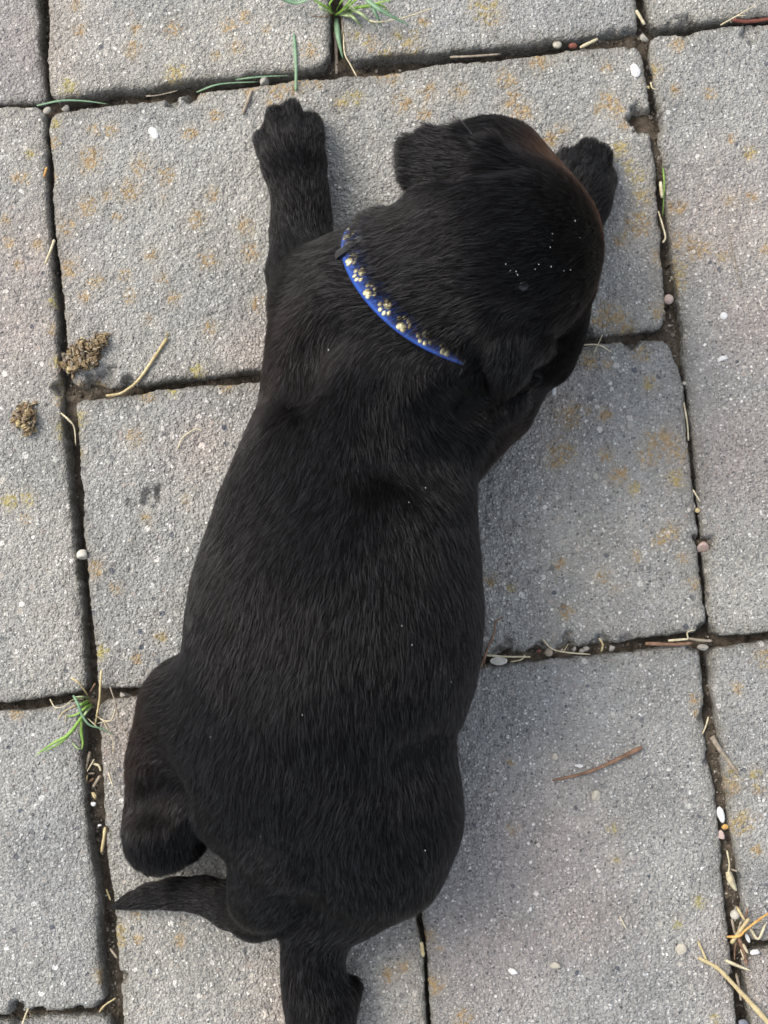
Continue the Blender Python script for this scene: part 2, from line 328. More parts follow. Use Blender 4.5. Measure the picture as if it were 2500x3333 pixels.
lc_t = [g3(-1.99, -2.01), (0, 2318), (100, 2312), (266, 2284)]; lc_r = [(266, 2284), (270, 2391), (280, 2608), (314, 2880), (318, 3046), (340, 3272)]; lc_b = [g3(-1.99, -2.985), (0, 3299), (211, 3288), (340, 3272)]
ld_t = [g3(-1.99, -3.015), (0, 3324), (356, 3304)]
ra_b = [(2114, 98), (2231, 76), (2500, 46), g3(2.99, .012)]
rb_t = [(2114, 120), (2231, 100), (2500, 74), g3(2.99, -.012)]
rb_l = [(2114, 120), (2118, 188), (2134, 313), (2149, 439), (2162, 549), (2168, 659), (2182, 776), (2193, 864), (2209, 982), (2220, 1085), (2232, 1217), (2240, 1301), (2267, 1527), (2297, 1904), (2316, 2074)]
rb_b = [(2316, 2074), (2500, 2058), g3(2.99, -1.985)]
rc_t = [(2308, 2112), (2500, 2092), g3(3.99, -2.01)]; rc_l = [(2308, 2112), (2318, 2227), (2332, 2332), (2352, 2517), (2370, 2640), (2384, 2740), (2401, 2870), (2416, 2960), (2434, 3062)]
rc_b = [(2434, 3062), (2500, 3052), g3(3.99, -2.985)]
rd_t = [(2424, 3096), (2500, 3088), g3(3.99, -3.015)]
paver([g3(.015, 2), g3(.985, 2)], row0_b1, [g3(.015, 2)] + LJ_r, [g3(.985, 2), (1068, 0), (1073, 216)], 11, tilt=(.0015, 0, 0))
paver([g3(1.015, 2), g3(1.985, 2)], row0_b2, [g3(1.015, 2), (1114, 0), (1124, 204)], [g3(1.985, 2), (2070, 0), (2075, 104)], 12, tilt=(.001, 0, 0))
paver(row1_t, row1_b, row1_l, row1_r, 13)
paver(row2_t, row2_b, row2_l, row2_r, 14, tilt=(-.0008, 0, 0))
paver(row3_tl, [g3(.02, -4), g3(.985, -4)], row3_l, row3_m1, 15)
paver(row3_tr, [g3(1.005, -4), g3(1.985, -4)], row3_m2, row3_r, 16, tilt=(-.0005, 0, 0))
paver([g3(-.99, 2), g3(-.015, 2)], la_b, [g3(-.99, 2), g3(-.99, .01)], [g3(-.015, 2)] + LJ_l, 17, tilt=(-.001, 0, 0))
paver(lb_t, lb_b, [g3(-.99, -.01), g3(-.99, -1.985)], lb_r, 18)
paver(lc_t, lc_b, [g3(-1.99, -2.01), g3(-1.99, -2.985)], lc_r, 19, tilt=(.0015, 0, 0))
paver(ld_t, [g3(-1.99, -3.99), g3(-.01, -3.99)], [g3(-1.99, -3.015), g3(-1.99, -3.99)], [(356, 3304), g3(-.01, -3.99)], 20, step=.002, tilt=(-.001, 0, 0))
paver([g3(2.01, 2), g3(2.99, 2)], ra_b, [g3(2.01, 2), (2105, 0), (2114, 98)], [g3(2.99, 2), g3(2.99, .012)], 21, tilt=(.001, 0, 0))
paver(rb_t, rb_b, rb_l, [g3(2.99, -.012), g3(2.99, -1.985)], 22)
paver(rc_t, rc_b, rc_l, [g3(3.99, -2.01), g3(3.99, -2.985)], 23, tilt=(.0005, 0, 0))
paver(rd_t, [g3(2.02, -3.99), g3(3.99, -3.99)], [(2424, 3096), (2430, 3200), (2445, 3333), g3(2.02, -3.99)], [g3(3.99, -3.015), g3(3.99, -3.99)], 24, step=.002, tilt=(-.001, 0, 0))
# the paving goes on beyond the picture
occ = {}
for x0, x1, y0, y1 in [(0, 2, 0, 2), (0, 2, -4, 0), (-1, 0, -2, 2), (-2, 0, -4, -2), (2, 3, -2, 2), (2, 4, -4, -2)]:
    for i in range(x0, x1):
        for j in range(y0, y1): occ[i, j] = 1
rp = random.Random(3)
for j in range(4, -8, -1):
    for i in range(-5, 8):
        if (i, j) in occ: continue
        hor = (i + 1, j) not in occ and i + 1 < 8; ver = (i, j - 1) not in occ
        if hor and (not ver or rp.random() < .5): w, h = 2, 1
        elif ver: w, h = 1, 2
        else: w, h = 1, 1
        for p in range(w):
            for q in range(h): occ[i + p, j - q] = 1
        g = .012; x0, x1, y1, y0 = i + g, i + w - g, j + 1 - g, j + 1 - h + g
        paver([g3(x0, y1), g3(x1, y1)], [g3(x0, y0), g3(x1, y0)], [g3(x0, y1), g3(x0, y0)], [g3(x1, y1), g3(x1, y0)], 100 + i * 17 + j, step=.006, detail=False,
              tilt=(rp.uniform(-.0015, .001), 0, 0))

# soil in the joints
FILL = np.array([(*U(a, b)[:2], r * .1525 / 985, z) for a, b, r, z in [
    (2110, 390, 60, -.0065), (2135, 470, 50, -.004), (2150, 560, 50, -.004), (2155, 520, 40, -.003), (2185, 1090, 60, -.0065), (2210, 1180, 50, -.007), (2180, 1040, 40, -.008), (2300, 1760, 60, -.005),
    (2285, 1900, 40, -.009), (2330, 2420, 80, -.0022), (2190, 900, 60, -.006), (2205, 1120, 80, -.005), (2250, 1500, 80, -.007), (2265, 1650, 60, -.006), (2130, 250, 60, -.007), (2160, 700, 60, -.007), (2345, 2540, 70, -.004), (2355, 2620, 60, -.0025), (2360, 2720, 70, -.005), (2375, 2820, 70, -.004), (2390, 2920, 70, -.0025), (2310, 2250, 60, -.006),
    (300, 2500, 90, -.007), (300, 2620, 80, -.006), (310, 2720, 60, -.008), (350, 2950, 90, -.011), (380, 3250, 90, -.008), (150, 3305, 120, -.006), (300, 1275, 60, -.006), (400, 1270, 60, -.006), (220, 1300, 60, -.007),
    (1700, 2140, 120, -.004), (1850, 2118, 90, -.004), (2000, 2105, 60, -.006), (1990, 1096, 90, -.005), (2060, 118, 60, -.004), (1960, 125, 70, -.005), (2100, 130, 30, -.006), (2420, 3080, 60, -.006),
    (700, 1236, 80, -.008), (1100, 200, 40, -.005), (150, 350, 40, -.006), (500, 320, 80, -.009), (230, 1330, 50, -.006), (240, 1180, 60, -.006), (2295, 2090, 30, -.006)]])
def soil_z(x, y):
    x = np.asarray(x, float); y = np.asarray(y, float)
    z = np.full(x.shape, -.0125) + (fbm(x, y, 60, 31, 3) - .5) * .007
    for cx, cy, r, zz in FILL:
        w = np.exp(-((x - cx) ** 2 + (y - cy) ** 2) / (r * r)); z = z * (1 - w) + (zz - .0005) * w
    return z + (vn(x * 700, y * 700, 33) - .5) * .0016 + (vn(x * 300, y * 300, 34) - .5) * .0016
xs = np.arange(-.10, .46, .0014); ys = np.arange(-.56, .09, .0014)
X, Y = np.meshgrid(xs, ys); Z = soil_z(X, Y)
bd = np.minimum.reduce([X - xs[0], xs[-1] - X, Y - ys[0], ys[-1] - Y]); Z = np.where(bd < .003, -.0285, Z)
idx = np.arange(X.size).reshape(X.shape)
me = np_mesh("joint_soil", np.stack([X, Y, Z], -1).reshape(-1, 3), np.stack([idx[:-1, :-1], idx[:-1, 1:], idx[1:, 1:], idx[1:, :-1]], -1).reshape(-1, 4), M['soil'])
tag(link("joint_soil", me), kind='structure', label='dark brown soil lying in the joints between paving stones')
gs = 30.0
gm = np_mesh("ground", [(-gs, -gs, -.0285), (gs, -gs, -.0285), (gs, gs, -.0285), (-gs, gs, -.0285)], [(0, 1, 2, 3)], M['soil'])
tag(link("ground", gm), kind='structure', label='bare dark soil beneath and around the paving')

# ------------------------------------------------------------------ stems, blades, pebbles
def catmull(P, n=6):
    P = np.asarray(P, float)
    if len(P) < 3: return np.stack([P[0] + (P[-1] - P[0]) * t for t in np.linspace(0, 1, n)])
    Q = np.vstack([2 * P[0] - P[1], P, 2 * P[-1] - P[-2]]); out = []
    for i in range(1, len(Q) - 2):
        for t in np.linspace(0, 1, n, endpoint=False):
            a, b, c, d = Q[i - 1], Q[i], Q[i + 1], Q[i + 2]
            out.append(.5 * (2 * b + (c - a) * t + (2 * a - 5 * b + 4 * c - d) * t * t + (3 * b - a - 3 * c + d) * t ** 3))
    out.append(P[-1]); return np.array(out)
MPX = .1525 / 985           # metres per photograph pixel on the ground
def tube_data(path, r0, r1, sides=7, knob=None, seed=0, flat=1.0):
    n = len(path); V = []; F = []
    rg = np.random.default_rng(seed)
    for i, p in enumerate(path):
        d = nrm(path[min(i + 1, n - 1)] - path[max(i - 1, 0)]); s = nrm(np.cross(d, (0, 0, 1.0))); u = np.cross(s, d)
        r = (r0 + (r1 - r0) * i / (n - 1)) * rg.uniform(.86, 1.14)
        if knob is not None and abs(i / (n - 1) - knob) < .5 / n + .02: r *= 1.45
        if i in (0, n - 1): r *= .75
        for k in range(sides):
            a = 2 * math.pi * k / sides; V.append(p + s * math.cos(a) * r + u * math.sin(a) * r * flat)
    for i in range(n - 1):
        for k in range(sides): F.append((i * sides + k, i * sides + (k + 1) % sides, (i + 1) * sides + (k + 1) % sides, (i + 1) * sides + k))
    c0, c1 = len(V), len(V) + 1; V += [path[0], path[-1]]
    for k in range(sides): F.append((c0, (k + 1) % sides, k, k)); F.append((c1, (n - 1) * sides + k, (n - 1) * sides + (k + 1) % sides, (n - 1) * sides + (k + 1) % sides))
    return V, F
def blade_data(path, w, fold=.35, tip=True):
    n = len(path); V = []; F = []
    for i, p in enumerate(path):
        t = i / (n - 1); d = nrm(path[min(i + 1, n - 1)] - path[max(i - 1, 0)]); s = nrm(np.cross(d, (0, 0, 1.0))); u = np.cross(s, d)
        ww = w * .5 * (min(1, .55 + 1.6 * t)) * ((1 - t) ** .55 if tip else 1 - .35 * t) + .00008
        V += [p - s * ww + u * ww * fold, p - u * .00012, p + s * ww + u * ww * fold, p + u * .00010]
    for i in range(n - 1):
        a, b = 4 * i, 4 * i + 4
        for j, k in ((0, 1), (1, 2), (2, 3), (3, 0)): F.append((a + j, b + j, b + k, a + k))
    F.append((0, 1, 2, 3)); F.append((4 * n - 4, 4 * n - 1, 4 * n - 2, 4 * n - 3))
    return V, F
def poly_mesh(name, parts, mat):
    V = []; F = []
    for v, f in parts:
        o = len(V); V += [tuple(q) for q in v]; F += [tuple(dict.fromkeys(i + o for i in q)) for q in f]
    me = bpy.data.meshes.new(name); me.from_pydata(V, [], F); me.update()
    for p in me.polygons: p.use_smooth = True
    me.materials.append(mat); return me
def place(name, me, parent=None):
    co = np.empty(len(me.vertices) * 3, np.float32); me.vertices.foreach_get('co', co); co = co.reshape(-1, 3)
    c = np.array([(co[:, 0].min() + co[:, 0].max()) / 2, (co[:, 1].min() + co[:, 1].max()) / 2, co[:, 2].min()])
    if parent is not None: c = np.array(parent.location)
    me.vertices.foreach_set('co', (co - c).astype(np.float32).ravel()); me.update()
    o = link(name, me, parent)
    if parent is None: o.location = c
    return o
_sd = [0]
def pts3(pp, r): return [U(p[0], p[1], p[2] if len(p) > 2 else r * MPX * .9 + .0004) for p in pp]
def stem(name, pp, r0, mat, r1=None, knob=None, parent=None, label=None, cat=None, group=None, extra=(), flat=1.0):
    _sd[0] += 1; r1 = r0 if r1 is None else r1
    D = [tube_data(catmull(pts3(pp, max(r0, r1)), 6), r0 * MPX, r1 * MPX, knob=knob, seed=_sd[0], flat=flat)]
    for e in extra: D.append(tube_data(catmull(pts3(e[0], e[1]), 6), e[1] * MPX, e[2] * MPX, seed=_sd[0] + 50))
    o = place(name, poly_mesh(name, D, M[mat]), parent)
    return tag(o, label, cat, group)
def blade(name, pp, w, mat, parent=None, label=None, cat=None, group=None, tip=True, fold=.35):
    o = place(name, poly_mesh(name, [blade_data(catmull(pts3(pp, 4), 7), w * MPX, fold, tip)], M[mat]), parent)
    return tag(o, label, cat, group)
bmI = bmesh.new(); bmesh.ops.create_icosphere(bmI, subdivisions=3, radius=1); bmI.verts.ensure_lookup_table()
ICV = np.array([v.co[:] for v in bmI.verts]); ICF = [tuple(v.index for v in f.verts) for f in bmI.faces]; bmI.free()
bmI = bmesh.new(); bmesh.ops.create_icosphere(bmI, subdivisions=1, radius=1); bmI.verts.ensure_lookup_table()
IC1 = np.array([v.co[:] for v in bmI.verts]); IF1 = np.array([tuple(v.index for v in f.verts) for f in bmI.faces]); bmI.free()
def pebble(name, px, py, rx, ry, mat, z=None, rot=0.0, flat=.7, rough=.22, parent=None, label=None, cat=None, group=None, angular=2):
    _sd[0] += 1; V = ICV.copy(); rg = np.random.default_rng(_sd[0] + 500)
    for _ in range(7):
        d = nrm(rg.normal(size=3)); V *= (1 + rough * np.clip(V @ d - .3, -1, 1)[:, None] * rg.choice((-1, 1)))
    for _ in range(angular):
        d = nrm(rg.normal(size=3)); q = rg.uniform(.45, .75); s = np.maximum(V @ d - q, 0); V -= s[:, None] * d
    V = V * np.array((rx, ry, min(rx, ry) * flat)) * MPX
    c, s = math.cos(math.radians(rot)), math.sin(math.radians(rot)); V = V @ np.array([[c, s, 0], [-s, c, 0], [0, 0, 1]])
    z = min(rx, ry) * flat * MPX * .9 if z is None else z
    V = V + U(px, py, z)
    o = place(name, poly_mesh(name, [(V, ICF)], M[mat]), parent); return tag(o, label, cat, group)

# the grass tuft in the top joint
def Z1(x, y, z=.004): return (880 + x / 3.318, y / 3.318, z)
tuft = link("grass_tuft", None); tuft.location = U(1097, 55, -.008)
tag(tuft, 'tuft of green grass growing from the joint at the top edge', 'grass')
for pp, w, mt in [([Z1(705,165,-.004), Z1(600,80,.010), Z1(430,-25,.016)], 15, 'leaf'), ([Z1(690,175,-.004), Z1(790,100,.008), Z1(900,-40,.014)], 15, 'leaf'), ([Z1(715,120,-.002), Z1(760,30,.012), Z1(850,-60,.02)], 14, 'leaf'),
                  ([Z1(740,160,-.002), Z1(820,165,.006), Z1(900,195,.005)], 15, 'leaf_pale'), ([Z1(790,110,.0), Z1(900,190,.008), Z1(1000,305,.004)], 13, 'leaf_pale'), ([Z1(820,80,.002), Z1(980,150,.012), Z1(1160,308,.006)], 13, 'leaf_pale'),
                  ([Z1(960,-60,.012), Z1(1200,115,.016), Z1(1510,280,.010)], 17, 'leaf_blue'), ([Z1(1080,20,.010), Z1(1140,150,.011), Z1(1208,290,.006)], 15, 'leaf_blue'), ([Z1(860,100,.004), Z1(1000,70,.010), Z1(1340,-10,.014)], 13, 'leaf'),
                  ([Z1(850,110,.002), Z1(960,85,.008), Z1(1100,75,.008)], 11, 'leaf'), ([Z1(712,200,-.004), Z1(735,400,-.001), Z1(785,635,-.003)], 22, 'leaf_blue'), ([Z1(100,-20,.012), Z1(280,32,.010), Z1(440,-15,.012)], 17, 'leaf_blue'),
                  ([Z1(780,120,.0), Z1(860,60,.010), Z1(930,120,.010), Z1(985,170,.007)], 9, 'leaf_pale'), ([Z1(690,150,-.004), Z1(640,60,.008), Z1(700,-40,.015)], 13, 'leaf'), ([Z1(760,150,-.003), Z1(890,120,.006), Z1(950,135,.004)], 12, 'leaf'),
                  ([Z1(700,160,-.003), Z1(560,100,.006), Z1(520,50,.004)], 9, 'leaf_pale'), ([Z1(800,140,.0), Z1(880,40,.01), Z1(1000,-50,.016)], 12, 'leaf'), ([Z1(1070,60,.012), Z1(1200,60,.010), Z1(1290,140,.004)], 10, 'leaf')]:
    blade("leaf_blade", pp, w, mt, tuft)
stem("dry_stalk", [Z1(890,80,.004), Z1(1080,225,.010), Z1(1260,228,.009), Z1(1480,180,.008), Z1(1750,90,.006)], 3.2, 'pale_straw', 2, parent=tuft)
stem("dry_stalk", [Z1(790,260,-.004), Z1(800,560,.001), Z1(860,690,.0015), Z1(935,830,.002)], 2.6, 'pale_straw', 2, parent=tuft)
stem("dry_stalk", [Z1(700,130,-.003), Z1(600,180,.002), Z1(430,170,.002)], 2, 'brown_twig', 1.2, parent=tuft)
stem("dry_stalk", [Z1(770,180,-.004), Z1(780,300,-.001), Z1(765,430,-.003)], 3, 'grey_twig', 2, parent=tuft)
stem("woody_twig", [Z1(700,330,-.006), Z1(712,560,-.006), Z1(718,800,-.007)], 7, 'grey_twig', 6, label='short grey woody stem standing in the joint below the grass tuft', cat='stem')

blade("blade_of_grass", [(957, 112, .0015), (961, 160, .002), (964, 220, .002), (963, 296, .001)], 12, 'leaf_blue', label='single upright green blade lying across the top joint near the paw', cat='grass blade', tip=False)
blade("blade_of_grass", [(640, 300, -.002), (716, 274, .0), (842, 266, .0)], 6, 'leaf_blue', label='thin dark green blade lying along the joint left of the pale round pebble', cat='grass blade')
blade("blade_of_grass", [(767, 259, -.001), (850, 250, .0), (945, 246, -.002)], 6, 'leaf_blue', label='short green blade tucked in the joint above the pale round pebble', cat='grass blade')
blade("blade_of_grass", [(120, 344, .002), (200, 328, .0025), (275, 329, .002), (352, 339, .0)], 7, 'leaf_blue', label='pale bluish blade spanning the joint crossing at upper left', cat='grass blade')
pebble("pebble", 862, 267, 16, 16, 'shell_grey', -.001, label='round pale grey pebble wedged in the joint above the left forepaw', cat='pebble', flat=.95, rough=.05)
pebble("pebble", 157, 357, 20, 15, 'cream', -.0015, 30, label='pale oval pebble at the upper left joint crossing', cat='pebble', flat=.8)
pebble("pebble", 213, 350, 12, 11, 'shell_grey', -.001, label='small grey pebble right of the upper left joint crossing', cat='pebble', flat=.9)
stem("twig", [(819, 293), (806, 330), (790, 372)], 5, 'grey_twig', 6, label='short stubby grey twig left of the forepaw toes', cat='twig')
stem("splinter", [(152, 545, .0), (146, 565, .0), (140, 588, -.002)], 4, 'orange_stem', 3, label='small orange brown splinter in the left joint', cat='splinter')
stem("dry_stalk", [(475, 313, .0), (515, 310, .001), (578, 295, .001)], 2.2, 'grey_twig', 1.5, label='thin curled dry stalk at the rim of the upper left joint', cat='stalk')
stem("straw", [(177, 780, .0022), (165, 815, .0022), (147, 860, .002)], 5, 'pale_straw', 4, label='short pale straw bridging the left joint', cat='straw')
stem("straw", [(545, 1099), (499, 1169), (460, 1226), (430, 1258)], 5.5, 'straw', 5, label='long bent yellow straw beside the left shoulder', cat='straw', extra=[([(432, 1256), (391, 1281), (345, 1288)], 5, 4)], knob=1)
pebble("seed", 545, 1089, 5, 5, 'straw', label='tiny round seed at the tip of the bent straw', cat='seed')
stem("straw", [(579, 1461), (593, 1428), (617, 1407), (638, 1396), (658, 1402)], 2.4, 'pale_straw', 1.8, label='small curved straw like a hook left of the body', cat='straw')
blade("blade_of_grass", [(198, 1344, .001), (225, 1368, .0015), (242, 1392, .0), (247, 1450, -.002)], 7, 'pale_straw', label='pale curved dry blade dipping into the left joint', cat='grass blade')
pebble("snail_shell", 269, 1808, 20, 19, 'snail', .0, label='round whitish ball sitting in the left joint beside the belly', cat='pebble', flat=.95, rough=.04)
# two crumpled dead plants
def clump(px, py, rx, ry, n, seed, label, rot=0, h=.010):
    rg = np.random.default_rng(seed); root = link("dead_plant", None); root.location = U(px, py, 0); tag(root, label, 'dead plant', 'crumpled dead plants at left')
    c, s = math.cos(math.radians(rot)), math.sin(math.radians(rot))
    subs = [(rg.uniform(-.75, .75) * rx, rg.uniform(-.6, .6) * ry, rg.uniform(.28, .5)) for _ in range(7)]
    for mt, nm, cnt in (('dead_leaf', 'crumpled_leaf', n), ('straw', 'dry_bit', n // 6), ('pale_straw', 'dry_stalk', n // 7), ('brown_twig', 'root_fibre', n // 3), ('grey_twig', 'crumbled_leaf', n // 2)):
        D = []
        for _ in range(cnt):
            sx_, sy_, sr = subs[rg.integers(len(subs))]; q = rg.random() ** .7; a = rg.uniform(0, 6.2832)
            x, y = sx_ + math.cos(a) * q * sr * rx, sy_ + math.sin(a) * q * sr * ry; x, y = x * c - y * s, x * s + y * c
            z0 = .0008 + h * (1 - q * q) * rg.uniform(.0, 1) * (.5 + sr)
            p0 = U(px + x, py + y, z0); ln = rg.uniform(.0012, .0034); ds_ = nrm(rg.normal(size=3) * np.array((1, 1, .45)))
            p1 = p0 + ds_ * ln; mid = (p0 + p1) / 2 + rg.normal(0, .0011, 3)
            for q_ in (p0, mid, p1): q_[2] = max(q_[2], .0006)
            D.append(blade_data(catmull([p0, mid, p1], 4), rg.uniform(.0012, .0034), rg.uniform(-1.6, 1.6), rg.random() < .4) if 'stalk' not in nm and 'fibre' not in nm else tube_data(catmull([p0, mid + ds_ * .001, p1 + ds_ * .0022], 4), .00024, .00015, 5))
        place(nm, poly_mesh(nm, D, M[mt]), root)
    return root
clump(282, 1150, 84, 50, 150, 1, 'large crumpled brown dead plant by the left joint', rot=-30, h=.0055)
clump(94, 1362, 44, 50, 80, 2, 'small crumpled brown dead plant at the left edge', rot=20, h=.0045)

# grass sprig and dry stalks at the left joint
def Z8(x, y, z=.003): return (100 + x / 4.148, 2150 + y / 4.148, z)
sprig = link("grass_sprig", None); sprig.location = U(277, 2310, -.006); tag(sprig, 'green grass sprig with dry stalks in the left joint', 'grass')
for pp, w, mt in [([Z8(720,720,.004), Z8(520,990,.008), Z8(300,1120,.007), Z8(65,1280,.003)], 13, 'leaf'), ([Z8(640,870,.005), Z8(420,1100,.005), Z8(190,1228,.002)], 8, 'leaf'), ([Z8(690,780,.004), Z8(682,950,.005), Z8(705,1100,.004), Z8(690,1205,.002)], 11, 'leaf'),
                  ([Z8(575,470,.008), Z8(640,590,.010), Z8(705,750,.008), Z8(800,870,.006), Z8(960,920,.004), Z8(1135,1005,.001)], 10, 'leaf_blue'), ([Z8(830,590,-.003), Z8(740,640,.004), Z8(620,730,.004), Z8(475,758,.002)], 11, 'leaf'),
                  ([Z8(790,550,-.002), Z8(700,590,.004), Z8(620,600,.003)], 16, 'leaf'), ([Z8(830,620,-.003), Z8(760,690,.004), Z8(700,770,.004)], 12, 'leaf_pale'), ([Z8(535,1075,.001), Z8(630,1180,.002), Z8(690,1190,.001)], 7, 'leaf_pale'), ([Z8(800,500,-.003), Z8(700,490,.003), Z8(600,490,.003)], 9, 'leaf_pale')]:
    blade("leaf_blade", pp, w, mt, sprig)
for pp, r, mt in [([Z8(955,130,.003), Z8(940,330,.004), Z8(930,520,.002), Z8(890,760,.002), Z8(870,880,-.002)], 4.2, 'straw'), ([Z8(550,235,.004), Z8(650,300,.004), Z8(740,420,.0), Z8(770,470,-.004)], 3.4, 'straw'), ([Z8(870,310,.002), Z8(800,430,-.003)], 3.2, 'brown_twig'),
                  ([Z8(260,520,.002), Z8(330,630,.003), Z8(450,620,.003), Z8(570,530,.001), Z8(720,520,-.003)], 2, 'pale_straw'), ([Z8(620,600,.002), Z8(450,690,.003), Z8(355,815,.001)], 2.2, 'straw'), ([Z8(480,720,.003), Z8(452,910,.001)], 2, 'pale_straw'),
                  ([Z8(880,740,-.001), Z8(990,810,.002), Z8(1090,800,.003), Z8(1145,650,.003)], 2.6, 'pale_straw'), ([Z8(985,815,.002), Z8(1060,980,.002), Z8(1110,1080,.0015), Z8(1112,1265,.001)], 1.8, 'pale_straw'),
                  ([Z8(1070,355,.004), Z8(1140,560,.005), Z8(1200,800,.003), Z8(1335,1085,.002)], 2.6, 'grey_twig'), ([Z8(770,780,-.002), Z8(870,870,.001), Z8(955,945,.001)], 1.8, 'pale_straw'), ([Z8(900,850,-.001), Z8(1010,830,.002), Z8(1100,930,.001)], 1.6, 'pale_straw')]:
    stem("dry_stalk", pp, r, mt, r * .7, parent=sprig)
for pp, r, mt, lb in [([Z8(800,1230,-.004), Z8(745,1475,-.003)], 5.2, 'grey_twig', 'thickest pale stick in the left joint below the sprig'), ([Z8(860,1330,-.003), Z8(760,1500,-.002)], 2.6, 'pale_straw', 'thin pale stick leaning over the thickest one in the left joint'),
                      ([Z8(840,1390,-.004), Z8(920,1420,-.003), Z8(945,1490,-.003)], 4, 'pale_straw', 'curled dry husk in the left joint below the sprig'), ([Z8(770,1525,-.004), Z8(865,1522,-.004)], 3.6, 'grey_twig', 'short crosswise stick in the left joint'),
                      ([Z8(940,1555,-.003), Z8(845,1705,-.003)], 5.5, 'grey_twig', 'stubby brown stick slanting across the left joint'), ([Z8(765,1545,-.003), Z8(735,1745,-.003)], 2.8, 'straw', 'slim yellow stick along the rim of the left joint'),
                      ([Z8(755,1655,-.005), Z8(855,1590,-.004)], 4, 'brown_twig', 'dark short stick under the stubby one in the left joint'), ([(343, 2692, -.002), (338, 2730, -.002), (331, 2774, -.002)], 5.5, 'straw', 'straight tan stick in the left joint beside the hind paw'),
                      ([(359, 3088, -.004), (381, 3118, .0)], 4, 'grey_twig', 'small grey stick poking from the lower left joint'), ([(346, 2894, -.007), (360, 2930, -.006)], 3.4, 'straw', 'short tan sliver in the left joint by the tail tip')]:
    stem("stick", pp, r, mt, r * .85, label=lb, cat='stick', group='sticks in the left joint')
stem("root_fibre", [Z8(1050,1510), Z8(1075,1590), Z8(1110,1700)], 2.6, 'pale_straw', 2.2, label='short whitish root on the paver beside the left thigh', cat='root')
pebble("pebble", *Z8(850, 1800)[:2], 9, 8, 'straw', -.003, label='small yellow crumb in the left joint', cat='pebble', rough=.3)
pebble("pebble", *Z8(855, 1940)[:2], 8, 9, 'white', -.002, label='small white pebble in the left joint', cat='pebble')
pebble("pebble", 327, 2686, 8, 6, 'white', -.003, label='tiny white chip below the small white pebble in the left joint', cat='pebble')
pebble("pebble", 401, 2263, 19, 11, 'shell_grey', -.003, -8, label='grey stone lying in the joint at the left thigh', cat='pebble', angular=4)
stem("twig", [(145, 3135), (154, 3152), (162, 3188)], 3.5, 'pale_straw', 3, label='forked pale dry twig on the bottom left paver', cat='twig', knob=1, extra=[([(163, 3190), (145, 3209), (115, 3245), (90, 3288), (70, 3345), (55, 3420)], 3.2, 2.6), ([(163, 3190), (178, 3176)], 2, 1.2), ([(116, 3244), (108, 3240)], 4, 3)])
stem("straw", [(323, 3294, .0), (341, 3272, .002), (378, 3248, .001)], 3, 'straw', 2, label='bent yellow straw at the bottom left joint corner', cat='straw')

# right hand side
stem("stick", [(2317, 2397, .0015), (2346, 2444, .0018), (2374, 2480), (2404, 2521)], 8, 'grey_twig', 4.5, label='grey stick with a thick end lying over the right joint', cat='stick', knob=0)
stem("straw", [(2306, 2333), (2298, 2362), (2286, 2390)], 2.6, 'pale_straw', 2, label='little pale straw above the thick-ended grey stick', cat='straw')
pebble("seed_husk", 2349, 2666, 9, 20, 'white', -.0005, 12, label='glossy white seed husk in the right joint', cat='seed husk', flat=.6)
pebble("seed_husk", 2356, 2694, 10, 8, 'orange_stem', -.0008, label='small orange crumb between the white and pink husks', cat='seed husk', rough=.25)
pebble("seed_husk", 2353, 2719, 9, 16, 'pinkstone', -.0015, 10, label='pale pink flake below the white husk', cat='seed husk', flat=.4)
lf = link("dry_leaf", None); lf.location = U(2380, 2860, 0); tag(lf, 'pale speckled dry leaf with a long stalk in the right joint', 'leaf')
stem("stalk", [(2366, 2768, .001), (2374, 2812, .001), (2371, 2842, .001)], 2.6, 'pale_straw', 2.6, parent=lf)
blade("leaf_blade", [(2370, 2838, .001), (2378, 2862, .003), (2388, 2884, .002), (2398, 2900, .0005)], 27, 'pale_straw', lf, fold=.25)
stem("stick", [(2379, 2829, .0), (2400, 2836, .0005)], 3.4, 'grey_twig', 3, label='short grey stick beside the leaf stalk in the right joint', cat='stick')
pebble("snail_shell", 2393, 2977, 15, 15, 'snail', .0008, label='round white snail shell above the straw bundle', cat='pebble', flat=.95, rough=.03)
bun = link("straw_bundle", None); bun.location = U(2410, 3030, -.004); tag(bun, 'tangle of orange and yellow dry straw at the lower right joint', 'straw')
for pp, r, mt in [([(2366, 3049, .002), (2405, 3047, .004), (2427, 3027, .006), (2467, 2996, .007), (2520, 2960, .006)], 4, 'orange_stem'), ([(2399, 2952, .002), (2424, 2996, .004)], 5, 'straw'), ([(2381, 3069, .001), (2408, 3031, .004), (2438, 2990, .006)], 6.5, 'straw'),
                  ([(2434, 2955, .003), (2427, 2990, .003)], 3.2, 'brown_twig'), ([(2382, 2990, .0), (2389, 3025, .001), (2396, 3048, .0)], 4, 'grey_twig'), ([(2442, 3022, .003), (2468, 3056, .003), (2492, 3006, .003)], 4.6, 'pale_straw'),
                  ([(2413, 2999, .002), (2402, 3030, .001)], 4, 'grey_twig'), ([(2402, 3050, .001), (2412, 3072, .001), (2424, 3110, .0), (2430, 3140, .001)], 6, 'brown_twig'), ([(2418, 3072, .0015), (2434, 3102, .001)], 4.5, 'pale_straw'), ([(2455, 2998, .005), (2484, 2999, .004)], 3, 'straw'),
                  ([(2398, 3060, .0), (2392, 3090, -.002), (2391, 3125, -.003)], 3, 'brown_twig'), ([(2410, 3090, .001), (2420, 3118, .003), (2412, 3122, .001)], 2.4, 'pale_straw')]:
    stem("straw_stem", pp, r, mt, r * .85, parent=bun)
pebble("shell_chip", 2434, 3053, 6, 15, 'white', .001, 18, label='white chip under the straw tangle at the right', cat='shell chip', flat=.4)
